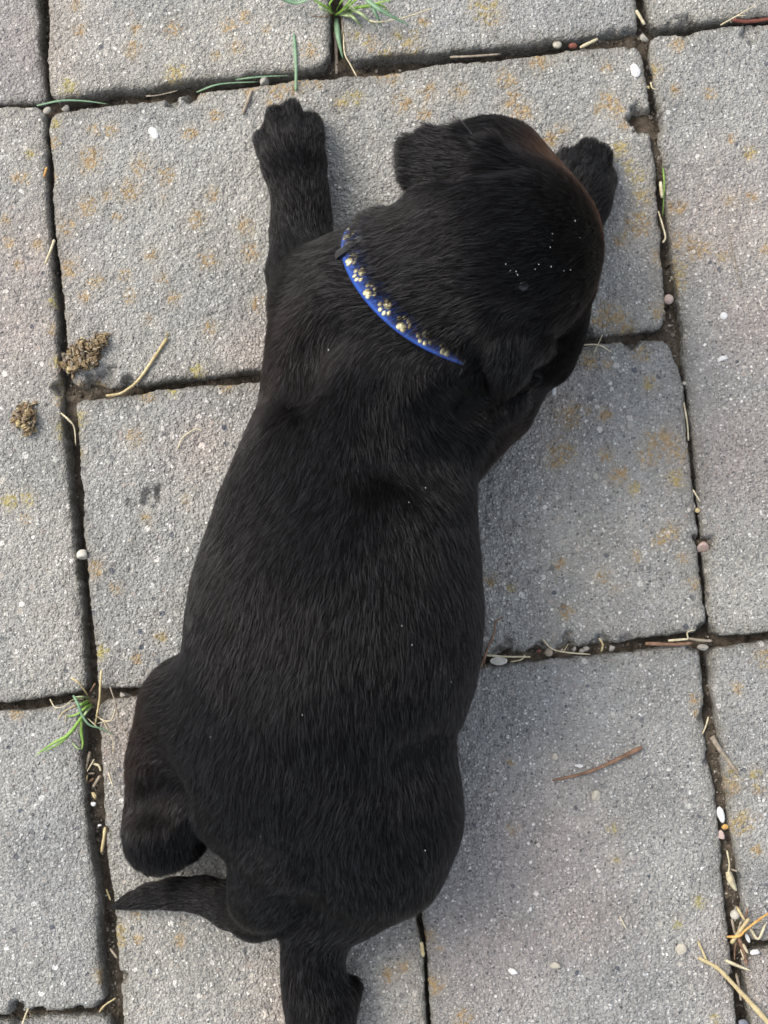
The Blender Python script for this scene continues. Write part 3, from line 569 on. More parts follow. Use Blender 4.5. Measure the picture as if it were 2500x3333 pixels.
blade("dry_grass", [(2362, 3126, .0012), (2401, 3143, .002), (2447, 3161, .001)], 12, 'pale_straw', label='flat speckled dry blade below the straw tangle', cat='dry blade')
stem("straw", [(2274, 3118), (2314, 3138), (2346, 3160), (2408, 3226), (2456, 3278), (2510, 3340), (2600, 3450)], 5.5, 'straw', 9, label='long thick forked straw running off the bottom right corner', cat='straw', extra=[([(2272, 3063), (2288, 3097), (2300, 3128)], 3.4, 4)], flat=.7)
stem("straw", [(2396, 3168, -.003), (2405, 3210, -.002), (2412, 3256, -.001)], 4, 'grey_twig', 4, label='grey dry sliver in the joint beneath the thick forked straw', cat='straw')
pebble("pebble", 2460, 3096, 12, 9, 'white', -.001, label='whitish pebble at the right edge under the straw tangle', cat='pebble')
pebble("pebble", 2420, 3330, 20, 17, 'slate', -.002, label='dark pebble at the bottom edge beside the thick straw', cat='pebble')
stem("twig", [(1798, 2540), (1890, 2520), (1973, 2490), (2019, 2467), (2090, 2432)], 4, 'brown_twig', 8.5, label='slender brown twig lying on the paver right of the rump', cat='twig', extra=[([(1985, 2486), (1975, 2470)], 3, 2), ([(2040, 2458), (2050, 2472)], 3, 2)])
stem("straw", [(2017, 2983), (2041, 3026)], 2.4, 'pale_straw', 2, label='short pale straw on the lower right paver', cat='straw')
stem("wood_chip", [(1370, 3066, -.002), (1374, 3090, -.002), (1376, 3114, -.002)], 8, 'straw', 7, label='tan wood chip in the narrow joint below the right hind leg', cat='wood chip', flat=.6)
stem("stick", [(2101, 2094, .0), (2184, 2097, .0005), (2254, 2094, .001)], 6.5, 'brown_twig', 5, label='brown stick lying in the joint at the middle right', cat='stick')
stem("straw", [(2175, 2085, .002), (2240, 2080, .0025)], 4, 'pale_straw', 3.4, label='pale straw lying on the brown stick at the middle right', cat='straw', extra=[([(2240, 2080, .0025), (2238, 2058, .003), (2262, 2050, .002)], 2.4, 1.8)])
stem("stick", [(2243, 2078, .002), (2280, 2084, .002), (2318, 2086, .001)], 4, 'grey_twig', 4.5, label='pale brown stick at the middle right joint crossing', cat='stick')
pebble("pebble", 2284, 2104, 22, 12, 'shell_grey', -.0005, -5, label='grey angular stone at the middle right joint crossing', cat='pebble', angular=5)
stem("dead_weed", [(1636, 2010, .002), (1613, 2025, .003), (1608, 2061, .003), (1585, 2116, .003), (1562, 2180, .002)], 2.2, 'brown_twig', 4, label='thin upright brown stem at the right flank', cat='stem', knob=.5, extra=[([(1590, 2105, .003), (1578, 2150, .002), (1580, 2172, .001)], 2, 1.5)])
stem("straw", [(1578, 2132, .001), (1650, 2137, .0015), (1726, 2138, .001)], 3.4, 'pale_straw', 2.5, label='straight pale straw along the joint at the right flank', cat='straw')
stem("straw", [(1660, 2154, .001), (1696, 2147, .002), (1708, 2132, .001)], 2.6, 'pale_straw', 2, label='small bent straw below the straight one at the right flank', cat='straw')
pebble("seed_husk", 1610, 2151, 19, 10, 'snail', .0006, -8, label='pale striped seed husk at the right flank', cat='seed husk', flat=.7)
stem("straw", [(1766, 2081, .001), (1796, 2111, .001), (1841, 2123, .002), (1922, 2130, .001)], 2.6, 'pale_straw', 1.8, label='long thin curving straw in the joint right of the flank', cat='straw', extra=[([(1835, 2120, .002), (1850, 2095, .003)], 1.6, 1)])
pebble("pebble", 1789, 2123, 14, 13, 'grey_twig', -.001, label='round brown pebble among straws right of the flank', cat='pebble')
pebble("pebble", 1752, 2119, 10, 8, 'red_bit', -.001, label='small reddish crumb left of the round brown pebble', cat='pebble', angular=3)
stem("straw", [(1950, 2077, .001), (1962, 2098, .001), (1957, 2120, .0)], 3, 'straw', 3, label='short orange yellow straw hooked over the middle right joint', cat='straw')
for k, (a, b, r) in enumerate([(1893, 2117, 13), (1910, 2112, 12), (1990, 2110, 14), (1870, 2112, 9)]):
    pebble("pebble", a, b, r, r * .75, 'shell_grey', -.001, 20 * k, group='grey crumbs in the middle right joint', label=('grey angular crumb right of the round brown pebble', 'grey crumb second right of the round brown pebble', 'grey crumb nearest the brown stick in the joint', 'smallest grey crumb beside the round brown pebble')[k], cat='pebble', angular=5)
# top right
stem("straw", [(2071, 34, .001), (2098, 80, .0)], 5, 'pale_straw', 5.5, label='pale straw chip at the top right joint', cat='straw')
stem("dry_stalk", [(2345, 82, .001), (2410, 45, .003), (2460, 16, .003)], 2.4, 'pale_straw', 1.6, label='thin branching pale stalk at the top right edge', cat='stalk', extra=[([(2375, 66, .002), (2382, 74, .001)], 1.8, 1.2), ([(2400, 52, .003), (2430, 50, .003)], 1.6, 1)])
stem("stick", [(2384, 66, .0), (2440, 70, -.001), (2520, 60, -.001)], 6, 'red_bit', 6, label='reddish brown stick in the joint at the top right edge', cat='stick')
pebble("berry", 1862, 148, 15, 10, 'red_bit', .0, -10, label='small dark red fragment in the joint above the head', cat='fragment')
pebble("pebble", 1814, 147, 12, 11, 'cream', -.001, label='fuzzy white pebble left of the red fragment', cat='pebble', rough=.2)
stem("straw", [(1888, 155, .001), (1945, 127, .001)], 5, 'pale_straw', 5.5, label='pale wood splinter right of the red fragment', cat='straw')
stem("straw", [(1465, 186, -.001), (1540, 183, .0), (1630, 176, -.001)], 4, 'grey_twig', 3, label='dull dry stalk lying in the joint above the left ear', cat='straw')
pebble("pebble", 2093, 121, 17, 15, 'shell_grey', -.001, label='grey stone at the top right joint crossing', cat='pebble', angular=5)
pebble("seed", 2112, 287, 6, 6, 'straw', -.002, label='tiny yellow seed in the upper right joint', cat='seed')
stem("dry_stalk", [(2118, 268, -.001), (2122, 284, .0), (2132, 292, .0)], 3, 'pale_straw', 2, label='pale bent stalk beside the yellow seed', cat='stalk')
stem("straw", [(2150, 592, .0), (2155, 644, .0)], 6, 'pale_straw', 4.5, label='pale flat straw in the right joint level with the right paw', cat='straw')
blade("blade_of_grass", [(2158, 545, .0), (2162, 600, .001), (2157, 705, -.003)], 5, 'leaf', label='thin green blade in the right joint level with the right paw', cat='grass blade')
stem("dry_stalk", [(2143, 688, .0), (2156, 731, .0), (2166, 772, .0005), (2157, 790, .0)], 2.6, 'pale_straw', 3, label='kinked greenish stalk in the right joint', cat='stalk')
pebble("snail_shell", 2177, 972, 16, 16, 'pinkstone', -.001, label='round tan ball in the right joint', cat='pebble', flat=.95, rough=.06)
stem("dry_stalk", [(2373, 768), (2388, 836), (2414, 936)], 2, 'grey_twig', 1.6, label='long thin grey stalk on the right paver', cat='stalk')
stem("dry_stalk", [(2333, 826), (2358, 852)], 2, 'straw', 1.6, label='tiny tan stalk left of the long grey one', cat='stalk')
stem("straw", [(1853, 1127, .001), (1943, 1122, .002), (1990, 1146, .001)], 3, 'pale_straw', 2, label='bent pale straw sticking out beside the muzzle', cat='straw', extra=[([(1962, 1086, .002), (1948, 1118, .001), (1932, 1150, .001)], 2, 1.6)])
pebble("pebble", 2227, 1247, 11, 10, 'cream', -.001, label='small cream pebble in the right joint', cat='pebble')
stem("straw", [(2226, 1310, -.001), (2237, 1377, .0), (2241, 1434, -.002)], 3, 'pale_straw', 2.6, label='thin pale straw in the right joint below the cream pebble', cat='straw')
stem("straw", [(2256, 1594, .001), (2279, 1634, .001)], 3, 'pale_straw', 2, label='short pale straw across the right joint', cat='straw')
pebble("pebble", 2271, 1663, 11, 10, 'straw', -.001, label='tan pebble in the right joint', cat='pebble')
pebble("pebble", 2290, 1770, 15, 13, 'pinkstone', -.002, label='pinkish pebble in the hollow of the right joint', cat='pebble')
# loose chips lying on the pavers
for k, (a, b, rx, ry, mt, rot, lb) in enumerate([(1668, 3166, 17, 8, 'white', -20, 'elongated white chip on the lower right paver'), (1725, 2961, 8, 9, 'white', 0, 'white speck of shell above the pinkish patch'), (1800, 3142, 14, 12, 'cream', 0, 'cream crumb right of the elongated white chip'),
        (2211, 3089, 18, 22, 'cream', 0, 'beige crumb left of the thick straw'), (1939, 2594, 17, 21, 'cream', 0, 'cream pebble below the brown twig'), (1806, 2463, 12, 13, 'cream', 0, 'cream crumb above the brown twig'), (1887, 2494, 11, 6, 'white', -5, 'white sliver touching the brown twig'),
        (491, 422, 15, 19, 'white', 20, 'bright white oval pebble on the upper left paver'), (2354, 1032, 19, 16, 'white', 0, 'flat white flake on the right paver'), (2352, 1166, 16, 11, 'white', 0, 'smaller white flake below the first on the right paver'),
        (2071, 245, 14, 17, 'white', 30, 'white chip on the paver edge above the right paw'), (1806, 1268, 6, 16, 'white', -12, 'thin white chip below the muzzle')]):
    pebble("chip", a, b, rx, ry, mt, .0001 if mt == 'white' else .0004, rot, flat=.35, rough=.25, angular=3, label=lb, cat='chip')

# crumbs of soil and sand along the joints
def crumbs():
    rg = np.random.default_rng(21)
    J = [(LJ_r, 16), ([(150, 350), (164, 700), (196, 1000), (235, 1280)], 12), ([(226, 1400), (260, 1753), (292, 2130), (300, 2260)], 12), ([(296, 2300), (300, 2520), (318, 2720), (348, 2960), (368, 3150), (380, 3330)], 26),
         ([(180, 350), (600, 285), (1090, 232), (1620, 172), (2090, 124)], 20), ([(240, 1283), (600, 1250), (850, 1232)], 16), ([(1850, 1112), (2050, 1094), (2185, 1085)], 16), ([(0, 2300), (290, 2268), (460, 2254)], 12),
         ([(1560, 2145), (1841, 2117), (2085, 2098), (2300, 2090)], 14), ([(2096, 0), (2094, 120), (2115, 300), (2135, 480), (2150, 640), (2178, 900), (2195, 1080), (2228, 1280), (2262, 1600), (2292, 1960), (2308, 2090)], 16),
         ([(2296, 2130), (2312, 2330), (2340, 2560), (2370, 2760), (2392, 2960), (2410, 3120), (2425, 3330)], 24), ([(0, 3310), (200, 3300), (370, 3285)], 20), ([(2420, 3080), (2500, 3070)], 16), ([(2110, 108), (2500, 62)], 12), ([(1350, 2904), (1398, 3333)], 6)]
    D = {'grit': [], 'soil': [], 'cream': []}; tot = {k: 0 for k in D}
    VV = {k: [] for k in D}; FF = {k: [] for k in D}
    for pl, wd in J:
        pw = np.array(pl, float); ln = np.linalg.norm(np.diff(pw, axis=0), axis=1).sum(); n = int(ln / 4.2 * wd / 14)
        cp = along(pw, rg.random(n))
        for (a, b) in cp:
            a += rg.normal(0, wd * .5); b += rg.normal(0, wd * .5)
            p = U(a, b, 0); r = rg.uniform(1.2, 4.6) ** 1.0 * MPX * (1.7 if rg.random() < .08 else 1)
            p = U(a, b, float(soil_z(p[0], p[1])) + r * .4)
            mt = rg.choice(['grit', 'soil', 'cream'], p=[.50, .44, .06])
            v = IC1 * (1 + rg.normal(0, .18, (len(IC1), 1))) * r * rg.uniform(.6, 1.3, 3) + p
            FF[mt].append(IF1 + tot[mt]); VV[mt].append(v); tot[mt] += len(v)
    root = None
    for mt in D:
        me = np_mesh("joint_crumbs", np.concatenate(VV[mt]), np.concatenate(FF[mt]), M[mt], smooth=False)
        o = link("joint_crumbs", me); tag(o, {'grit': 'grey brown grit scattered along the joints', 'soil': 'dark soil crumbs scattered along the joints', 'cream': 'pale sand grains scattered along the joints'}[mt], 'crumbs', kind='stuff')
crumbs()

# ------------------------------------------------------------------ puppy: one body surface from blended limbs
VX = .0019
bmin = np.array((.02, -.545, -.006)); 
lo = np.array([UD(225, 2330, 0)[0] - .01, UD(700, 2330, 0)[1] - .01, -.006]); hi = np.array([UD(1390, 400, 0)[0] + .01, UD(700, 190, 0)[1] + .01, .165])
gx = np.arange(lo[0], hi[0], VX); gy = np.arange(lo[1], hi[1], VX); gz = np.arange(lo[2], hi[2], VX)
SD = np.full((len(gx), len(gy), len(gz)), .05, np.float32)
BONES = []                       # (a, b, ra, rb, flow direction, fur length, lift)
def sub(a, b):
    sl_ = []
    for k, g in enumerate((gx, gy, gz)):
        i0 = max(0, int((min(a[k], b[k]) - g[0]) / VX)); i1 = min(len(g), int((max(a[k], b[k]) - g[0]) / VX) + 2); sl_.append(slice(i0, max(i1, i0 + 1)))
    return tuple(sl_), np.meshgrid(gx[sl_[0]], gy[sl_[1]], gz[sl_[2]], indexing='ij', sparse=True)
def smin(a, b, k):
    h = np.clip(.5 + .5 * (b - a) / k, 0, 1); return b * (1 - h) + a * h - k * h * (1 - h)
def cone(a, b, ra, rb, k, flat=1.0, cut=False):
    a = np.array(a, float); b = np.array(b, float); m = max(ra, rb) + .05
    sl_, (x, y, z) = sub(np.minimum(a, b) - m, np.maximum(a, b) + m)
    ab = b - a; L2 = (ab ** 2).sum() + 1e-12
    t = np.clip(((x - a[0]) * ab[0] + (y - a[1]) * ab[1] + (z - a[2]) * ab[2]) / L2, 0, 1)
    d = np.sqrt((x - a[0] - t * ab[0]) ** 2 + (y - a[1] - t * ab[1]) ** 2 + ((z - a[2] - t * ab[2]) / flat) ** 2) - (ra + (rb - ra) * t)
    d = d * min(1, flat + .0)
    SD[sl_] = np.maximum(SD[sl_], .0) * 0 + (-smin(-SD[sl_], d, k) if cut else smin(SD[sl_], d, k))
def ell(c, axes, radii, k, cut=False):
    c = np.array(c, float); m = max(radii) + .04; sl_, (x, y, z) = sub(c - m, c + m)
    q = 0
    for ax, r in zip(axes, radii): q = q + (((x - c[0]) * ax[0] + (y - c[1]) * ax[1] + (z - c[2]) * ax[2]) / r) ** 2
    q = np.sqrt(q); d = (q - 1) * min(radii) * (1.0 if True else 0)
    SD[sl_] = -smin(-SD[sl_], d, k) if cut else smin(SD[sl_], d, k)
def chain(pts, k, fur, lift, rev=False, flat=1.0, full=False, down=0.0, shrink=.0012):
    P = [(U if full else UD)(p[0], p[1], p[2]) for p in pts]
    for (p, q, u, v) in zip(P[:-1], P[1:], pts[:-1], pts[1:]):
        cone(p, q, u[3] - shrink, v[3] - shrink, k, flat)
        f = nrm(q - p) * (-1 if rev else 1); f = nrm(f + np.array((0, 0, -down)))
        BONES.append((p, q, u[3], v[3], f, fur, lift))
# trunk, neck to rump
chain([(820,672,.047,.0405),(798,770,.047,.0440),(791,905,.049,.0475),(778,1010,.053,.0515),(750,1130,.056,.0575),(730,1285,.060,.0640),(717,1405,.060,.0645),
       (698,1510,.058,.0600),(690,1600,.055,.0520),(686,1690,.050,.0455)], .016, .0084, .26, down=.28, shrink=.0040)
# neck and skull
chain([(820,672,.050,.0390),(888,642,.068,.0365),(992,592,.086,.0375),(1082,546,.093,.0420)], .016, .0086, .36, rev=True, down=.12, shrink=.0030)
chain([(1082,546,.093,.0410),(1100,550,.078,.0385),(1126,620,.058,.0310),(1146,712,.038,.0245),(1166,772,.025,.0172)], .014, .0070, .32, rev=True, shrink=.0030)
chain([(1060,660,.062,.0300),(1098,725,.050,.0265)], .016, .0080, .32, rev=True, shrink=.003)                  # right cheek
chain([(1060,400,.070,.0320),(1140,470,.055,.0280)], .016, .0080, .32, rev=True, shrink=.003)                   # left cheek
# shoulders, fore legs
chain([(745,735,.052,.0350),(695,655,.043,.0240)], .018, .0080, .28, shrink=.0025)
chain([(695,655,.042,.0240),(655,590,.030,.0180),(651,510,.021,.0155),(652,450,.0185,.0142),(645,400,.0165,.0138),(633,340,.0150,.0158)], .010, .0056, .28, shrink=.0032)
chain([(633,346,.0150,.0156),(632,322,.0150,.0148)], .008, .0050, .25)
for a in [((884,492,.012,.0080),(860,454,.0085,.0060)), ((912,446,.0135,.0088),(900,380,.0088,.0064)), ((955,440,.0140,.0092),(950,366,.0088,.0070)), ((1000,452,.0135,.0092),(1006,408,.0088,.0074))]:
    chain(a, .0022, .0042, .22, full=True, shrink=.0006)
chain([(900,840,.050,.0400),(985,880,.034,.0285),(1058,866,.0225,.0200)], .018, .0080, .28, shrink=.002)
chain([(1058,866,.0225,.0200),(1150,690,.020,.0165),(1222,520,.018,.0150),(1252,430,.016,.0160)], .010, .0056, .28, shrink=.0032)
chain([(1250,436,.0155,.0150),(1258,400,.0150,.0146)], .008, .0050, .25)
for a in [((1866,570,.0130,.0082),(1846,518,.0088,.0060)), ((1902,560,.0135,.0092),(1914,492,.0088,.0068)), ((1938,570,.0135,.0090),(1956,510,.0088,.0066)), ((1948,616,.0125,.0082),(1972,590,.0088,.0060))]:
    chain(a, .0022, .0045, .24, full=True, shrink=.0006)
# hind quarters
chain([(690,1600,.055,.0480),(575,1640,.050,.0370),(548,1730,.046,.0290)], .018, .0082, .25, down=.25, shrink=.0035)
chain([(600,1500,.058,.0480),(505,1540,.046,.0360),(420,1540,.036,.0255),(374,1640,.034,.0205),(352,1740,.031,.0185),(344,1812,.026,.0180)], .012, .0075, .28, down=.1, shrink=.0026)
chain([(350,1806,.020,.0150),(388,1806,.0135,.0125),(398,1765,.0125,.0120)], .008, .0055, .25)
chain([(700,1600,.055,.0460),(786,1705,.050,.0390),(806,1772,.044,.0380),(796,1838,.038,.0345)], .018, .0080, .25, down=.25, shrink=.0038)
chain([(800,1838,.038,.0340),(735,1925,.029,.0240),(684,1985,.024,.0178),(676,2060,.020,.0142),(676,2120,.0175,.0138),(692,2180,.0150,.0160),(696,2228,.0140,.0165)], .012, .0062, .28, shrink=.0032)
for a in [((1015,3380,.013,.0090),(1000,3450,.0088,.0070)), ((1045,3390,.0135,.0095),(1040,3478,.0088,.0074)), ((1078,3385,.0135,.0095),(1085,3470,.0088,.0074)), ((1098,3350,.012,.0090),(1118,3420,.0088,.0068))]:
    chain(a, .0022, .0045, .24, full=True, shrink=.0006)
chain([(1105,3260,.012,.0085),(1140,3215,.009,.0070)], .006, .0050, .24, full=True, rev=True)
# tail
chain([(610,1830,.058,.0260),(576,1895,.052,.0165),(566,1935,.044,.0145),(552,1966,.028,.0132),(500,1956,.0155,.0105),(443,1934,.0110,.0082),(380,1930,.0098,.0070),(325,1936,.0085,.0056),(285,1946,.0068,.0036),(258,1955,.0050,.0016),(246,1960,.0040,.0005)], .006, .0042, .02, shrink=.0004)
# ears: leather flaps
def flap(pts, k, fur, thick, tn=None):
    P = [UD(*p[:3]) for p in pts]
    for (p, q, u, v) in zip(P[:-1], P[1:], pts[:-1], pts[1:]):
        d = nrm(q - p); n_ = np.array(tn if tn is not None else (0, 0, 1.0)); n_ = nrm(n_ - d * (n_ @ d)); s_ = np.cross(d, n_)
        ell((p + q) / 2, (d, s_, n_), (np.linalg.norm(q - p) * .62, (u[3] + v[3]) / 2, thick), k)
        BONES.append((p, q, thick, thick, d, fur, .30))
# loose folds of skin behind the collar and at the flank
chain([(905,870,.086,.010),(975,845,.074,.010),(1010,818,.060,.009)], .014, .0115, .30, down=.2)
chain([(860,960,.094,.0075),(950,950,.084,.0085),(1005,930,.066,.008)], .014, .0115, .30, down=.2)
flap([(1085,372,.110,.013),(1018,352,.107,.0165),(955,350,.098,.0175),(900,350,.087,.0150),(868,353,.080,.0100)], .004, .0060, .0046, tn=(.15, -.35, 1))
flap([(1108,655,.118,.014),(1098,730,.110,.0235),(1088,800,.094,.0245),(1080,862,.075,.0200),(1076,912,.056,.0110)], .0024, .0060, .0044, tn=(.30, -.80, .75))
flap([(1040,668,.113,.012),(1022,725,.107,.0150),(1008,778,.097,.0110),(1004,808,.090,.0060)], .0024, .0060, .0040, tn=(-.25, -.75, .75))
def crease(pp, r, k, full=False, dep=0.0):
    Q = []
    for (a, b) in pp:
        if not full: a, b = a * KD, b * KD
        d = nrm(ray(a, b)); t = np.arange(.5, .80, .0005); P = CAM_LOC + np.outer(t, d)
        q = np.round((P - lo) / VX).astype(int); ok = np.all((q >= 0) & (q < np.array(SD.shape)), axis=1); q = np.clip(q, 0, np.array(SD.shape) - 1)
        v = np.where(ok, SD[q[:, 0], q[:, 1], q[:, 2]], 1)
        if (v < 0).any(): Q.append(P[np.argmax(v < 0)] + d * dep)
    for a, b in zip(Q[:-1], Q[1:]):
        if np.linalg.norm(a - b) < .05: cone(a, b, r, r, k, cut=True)
crease([(1012,770),(1016,800),(1026,835),(1034,885)], .0055, .004, dep=.002)        # between ear and neck
crease([(1212,745),(1180,800),(1130,850),(1096,880)], .0040, .004, dep=.0)         # between ear and muzzle
crease([(868,404),(930,386),(1000,372),(1070,356),(1120,352)], .0042, .006, dep=.0005)  # behind the left ear
crease([(850,910),(940,900),(1008,885)], .0042, .018)
crease([(820,990),(930,988),(1018,978)], .0034, .020)
crease([(985,1602),(940,1620),(890,1640)], .0030, .020)
crease([(268,1738),(330,1730),(398,1715)], .0045, .012)
crease([(700,720),(660,780),(640,840)], .0028, .018)
crease([(1040,700),(1090,690),(1150,690)], .0030, .006)                              # ear root
for pp in ([(912,336),(922,380),(930,420)], [(856,424),(888,456),(905,480)], [(988,352),(984,400),(980,430)], [(1880,462),(1884,505),(1886,545)], [(1950,462),(1940,505),(1930,545)], [(1990,528),(1972,552),(1952,575)]): crease(pp, .0021, .002, True)
SD -= 0
gxx, gyy, gzz = np.meshgrid(gx, gy, gz, indexing='ij', sparse=True)
SD = -smin(-SD, (gzz - .0012).astype(np.float32) + SD * 0, .004) if False else np.maximum(SD, (.0014 - gzz).astype(np.float32))

def surface_nets(sd):
    ins = sd < 0; nx, ny, nz = sd.shape
    cidx = -np.ones((nx - 1, ny - 1, nz - 1), np.int64)
    cnt = np.zeros(cidx.shape, np.int8)
    for i in (0, 1):
        for j in (0, 1):
            for k in (0, 1): cnt += ins[i:nx - 1 + i, j:ny - 1 + j, k:nz - 1 + k]
    act = np.argwhere((cnt > 0) & (cnt < 8)); cidx[tuple(act.T)] = np.arange(len(act))
    acc = np.zeros((len(act), 3)); w = np.zeros(len(act))
    cs = [(i, j, k) for i in (0, 1) for j in (0, 1) for k in (0, 1)]
    for a in cs:
        for b in cs:
            if sum(abs(p - q) for p, q in zip(a, b)) == 1 and a < b:
                va = sd[tuple((act + a).T)]; vb = sd[tuple((act + b).T)]
                m = (va < 0) != (vb < 0); t = np.where(m, va / np.where(m, va - vb, 1), 0)
                acc += m[:, None] * (np.array(a) + t[:, None] * (np.array(b) - np.array(a))); w += m
    V = act + acc / w[:, None]
    F = []
    for ax in range(3):
        o = [s for s in range(3) if s != ax]
        s0 = [slice(None)] * 3; s1 = [slice(None)] * 3; s0[ax] = slice(0, -1); s1[ax] = slice(1, None)
        a_, b_ = ins[tuple(s0)], ins[tuple(s1)]
        E_ = np.argwhere(a_ != b_); E_ = E_[(E_[:, o[0]] > 0) & (E_[:, o[1]] > 0) & (E_[:, o[0]] < sd.shape[o[0]] - 1) & (E_[:, o[1]] < sd.shape[o[1]] - 1)]
        q = []
        for (d0, d1) in ((1, 1), (0, 1), (0, 0), (1, 0)):
            c = E_.copy(); c[:, o[0]] -= d0; c[:, o[1]] -= d1; q.append(cidx[tuple(c.T)])
        q = np.stack(q, -1); fl = a_[tuple(E_.T)] ^ (ax == 1)
        q[~fl] = q[~fl][:, ::-1]; F.append(q)
    return V * VX + lo, np.concatenate(F)
PV, PF = surface_nets(SD)
# relax the grid steps
def relax(V, F, n, lam=.5):
    e = np.concatenate([F[:, [0, 1]], F[:, [1, 2]], F[:, [2, 3]], F[:, [3, 0]]]); e = np.concatenate([e, e[:, ::-1]])
    deg = np.bincount(e[:, 0], minlength=len(V))[:, None]
    for _ in range(n):
        s_ = np.stack([np.bincount(e[:, 0], V[e[:, 1], c], len(V)) for c in range(3)], -1) / deg
        V = V + lam * (s_ - V)
    return V
PV = relax(PV, PF, 4)
def vnormals(V, F):
    fn = np.cross(V[F[:, 2]] - V[F[:, 0]], V[F[:, 3]] - V[F[:, 1]])
    nn = np.zeros_like(V)
    for c in range(4):
        for k in range(3): nn[:, k] += np.bincount(F[:, c], fn[:, k], len(V))
    return nn / (np.linalg.norm(nn, axis=1)[:, None] + 1e-12), fn
PN, FN = vnormals(PV, PF)
m, t_, b_ = new_mat('puppy_skin'); b_.inputs['Base Color'].default_value = (.006, .0055, .0055, 1); b_.inputs['Roughness'].default_value = .8; b_.inputs['Specular IOR Level'].default_value = .1; M['skin'] = m
def hair_mat(name, col, rough, ior, brown=(.045, .018, .009)):
    m = bpy.data.materials.new(name); m.use_nodes = True; t_ = m.node_tree; t_.nodes.remove(t_.nodes['Principled BSDF'])
    hb = t_.nodes.new('ShaderNodeBsdfHairPrincipled'); hb.model = 'CHIANG'; hb.parametrization = 'COLOR'
    hb.inputs['Color'].default_value = (*col, 1); hb.inputs['Roughness'].default_value = rough; hb.inputs['Radial Roughness'].default_value = .40; hb.inputs['IOR'].default_value = ior
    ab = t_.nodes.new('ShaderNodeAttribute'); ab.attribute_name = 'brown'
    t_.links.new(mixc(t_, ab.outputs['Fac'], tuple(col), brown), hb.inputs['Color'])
    t_.links.new(hb.outputs[0], t_.nodes['Material Output'].inputs['Surface']); return m
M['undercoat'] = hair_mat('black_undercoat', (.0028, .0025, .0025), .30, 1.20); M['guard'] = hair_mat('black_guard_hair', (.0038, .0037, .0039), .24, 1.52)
pup = link("puppy", np_mesh("puppy_body", PV, PF, M['skin']))
tag(pup, 'black short-haired puppy lying flat on the paving with its head turned away', 'puppy')

# collar plane, needed by the fur
C_N = nrm(.62 * (img_r + img_u) * .72 + np.array((0, 0, .50))); C_C = UD(950, 570, .066)
C_N = np.array(Matrix.Rotation(math.radians(4), 3, 'Z') @ Vector(C_N))
def sdf_at(P):
    q = (P - lo) / VX; i = np.clip(np.floor(q).astype(int), 0, np.array(SD.shape) - 2); f = q - i; r = 0
    for a in (0, 1):
        for b in (0, 1):
            for c in (0, 1):
                r = r + SD[i[..., 0] + a, i[..., 1] + b, i[..., 2] + c] * np.where(a, f[..., 0], 1 - f[..., 0]) * np.where(b, f[..., 1], 1 - f[..., 1]) * np.where(c, f[..., 2], 1 - f[..., 2])
    return r
STRAP_W = .0105; STRAP_OFF = .0020

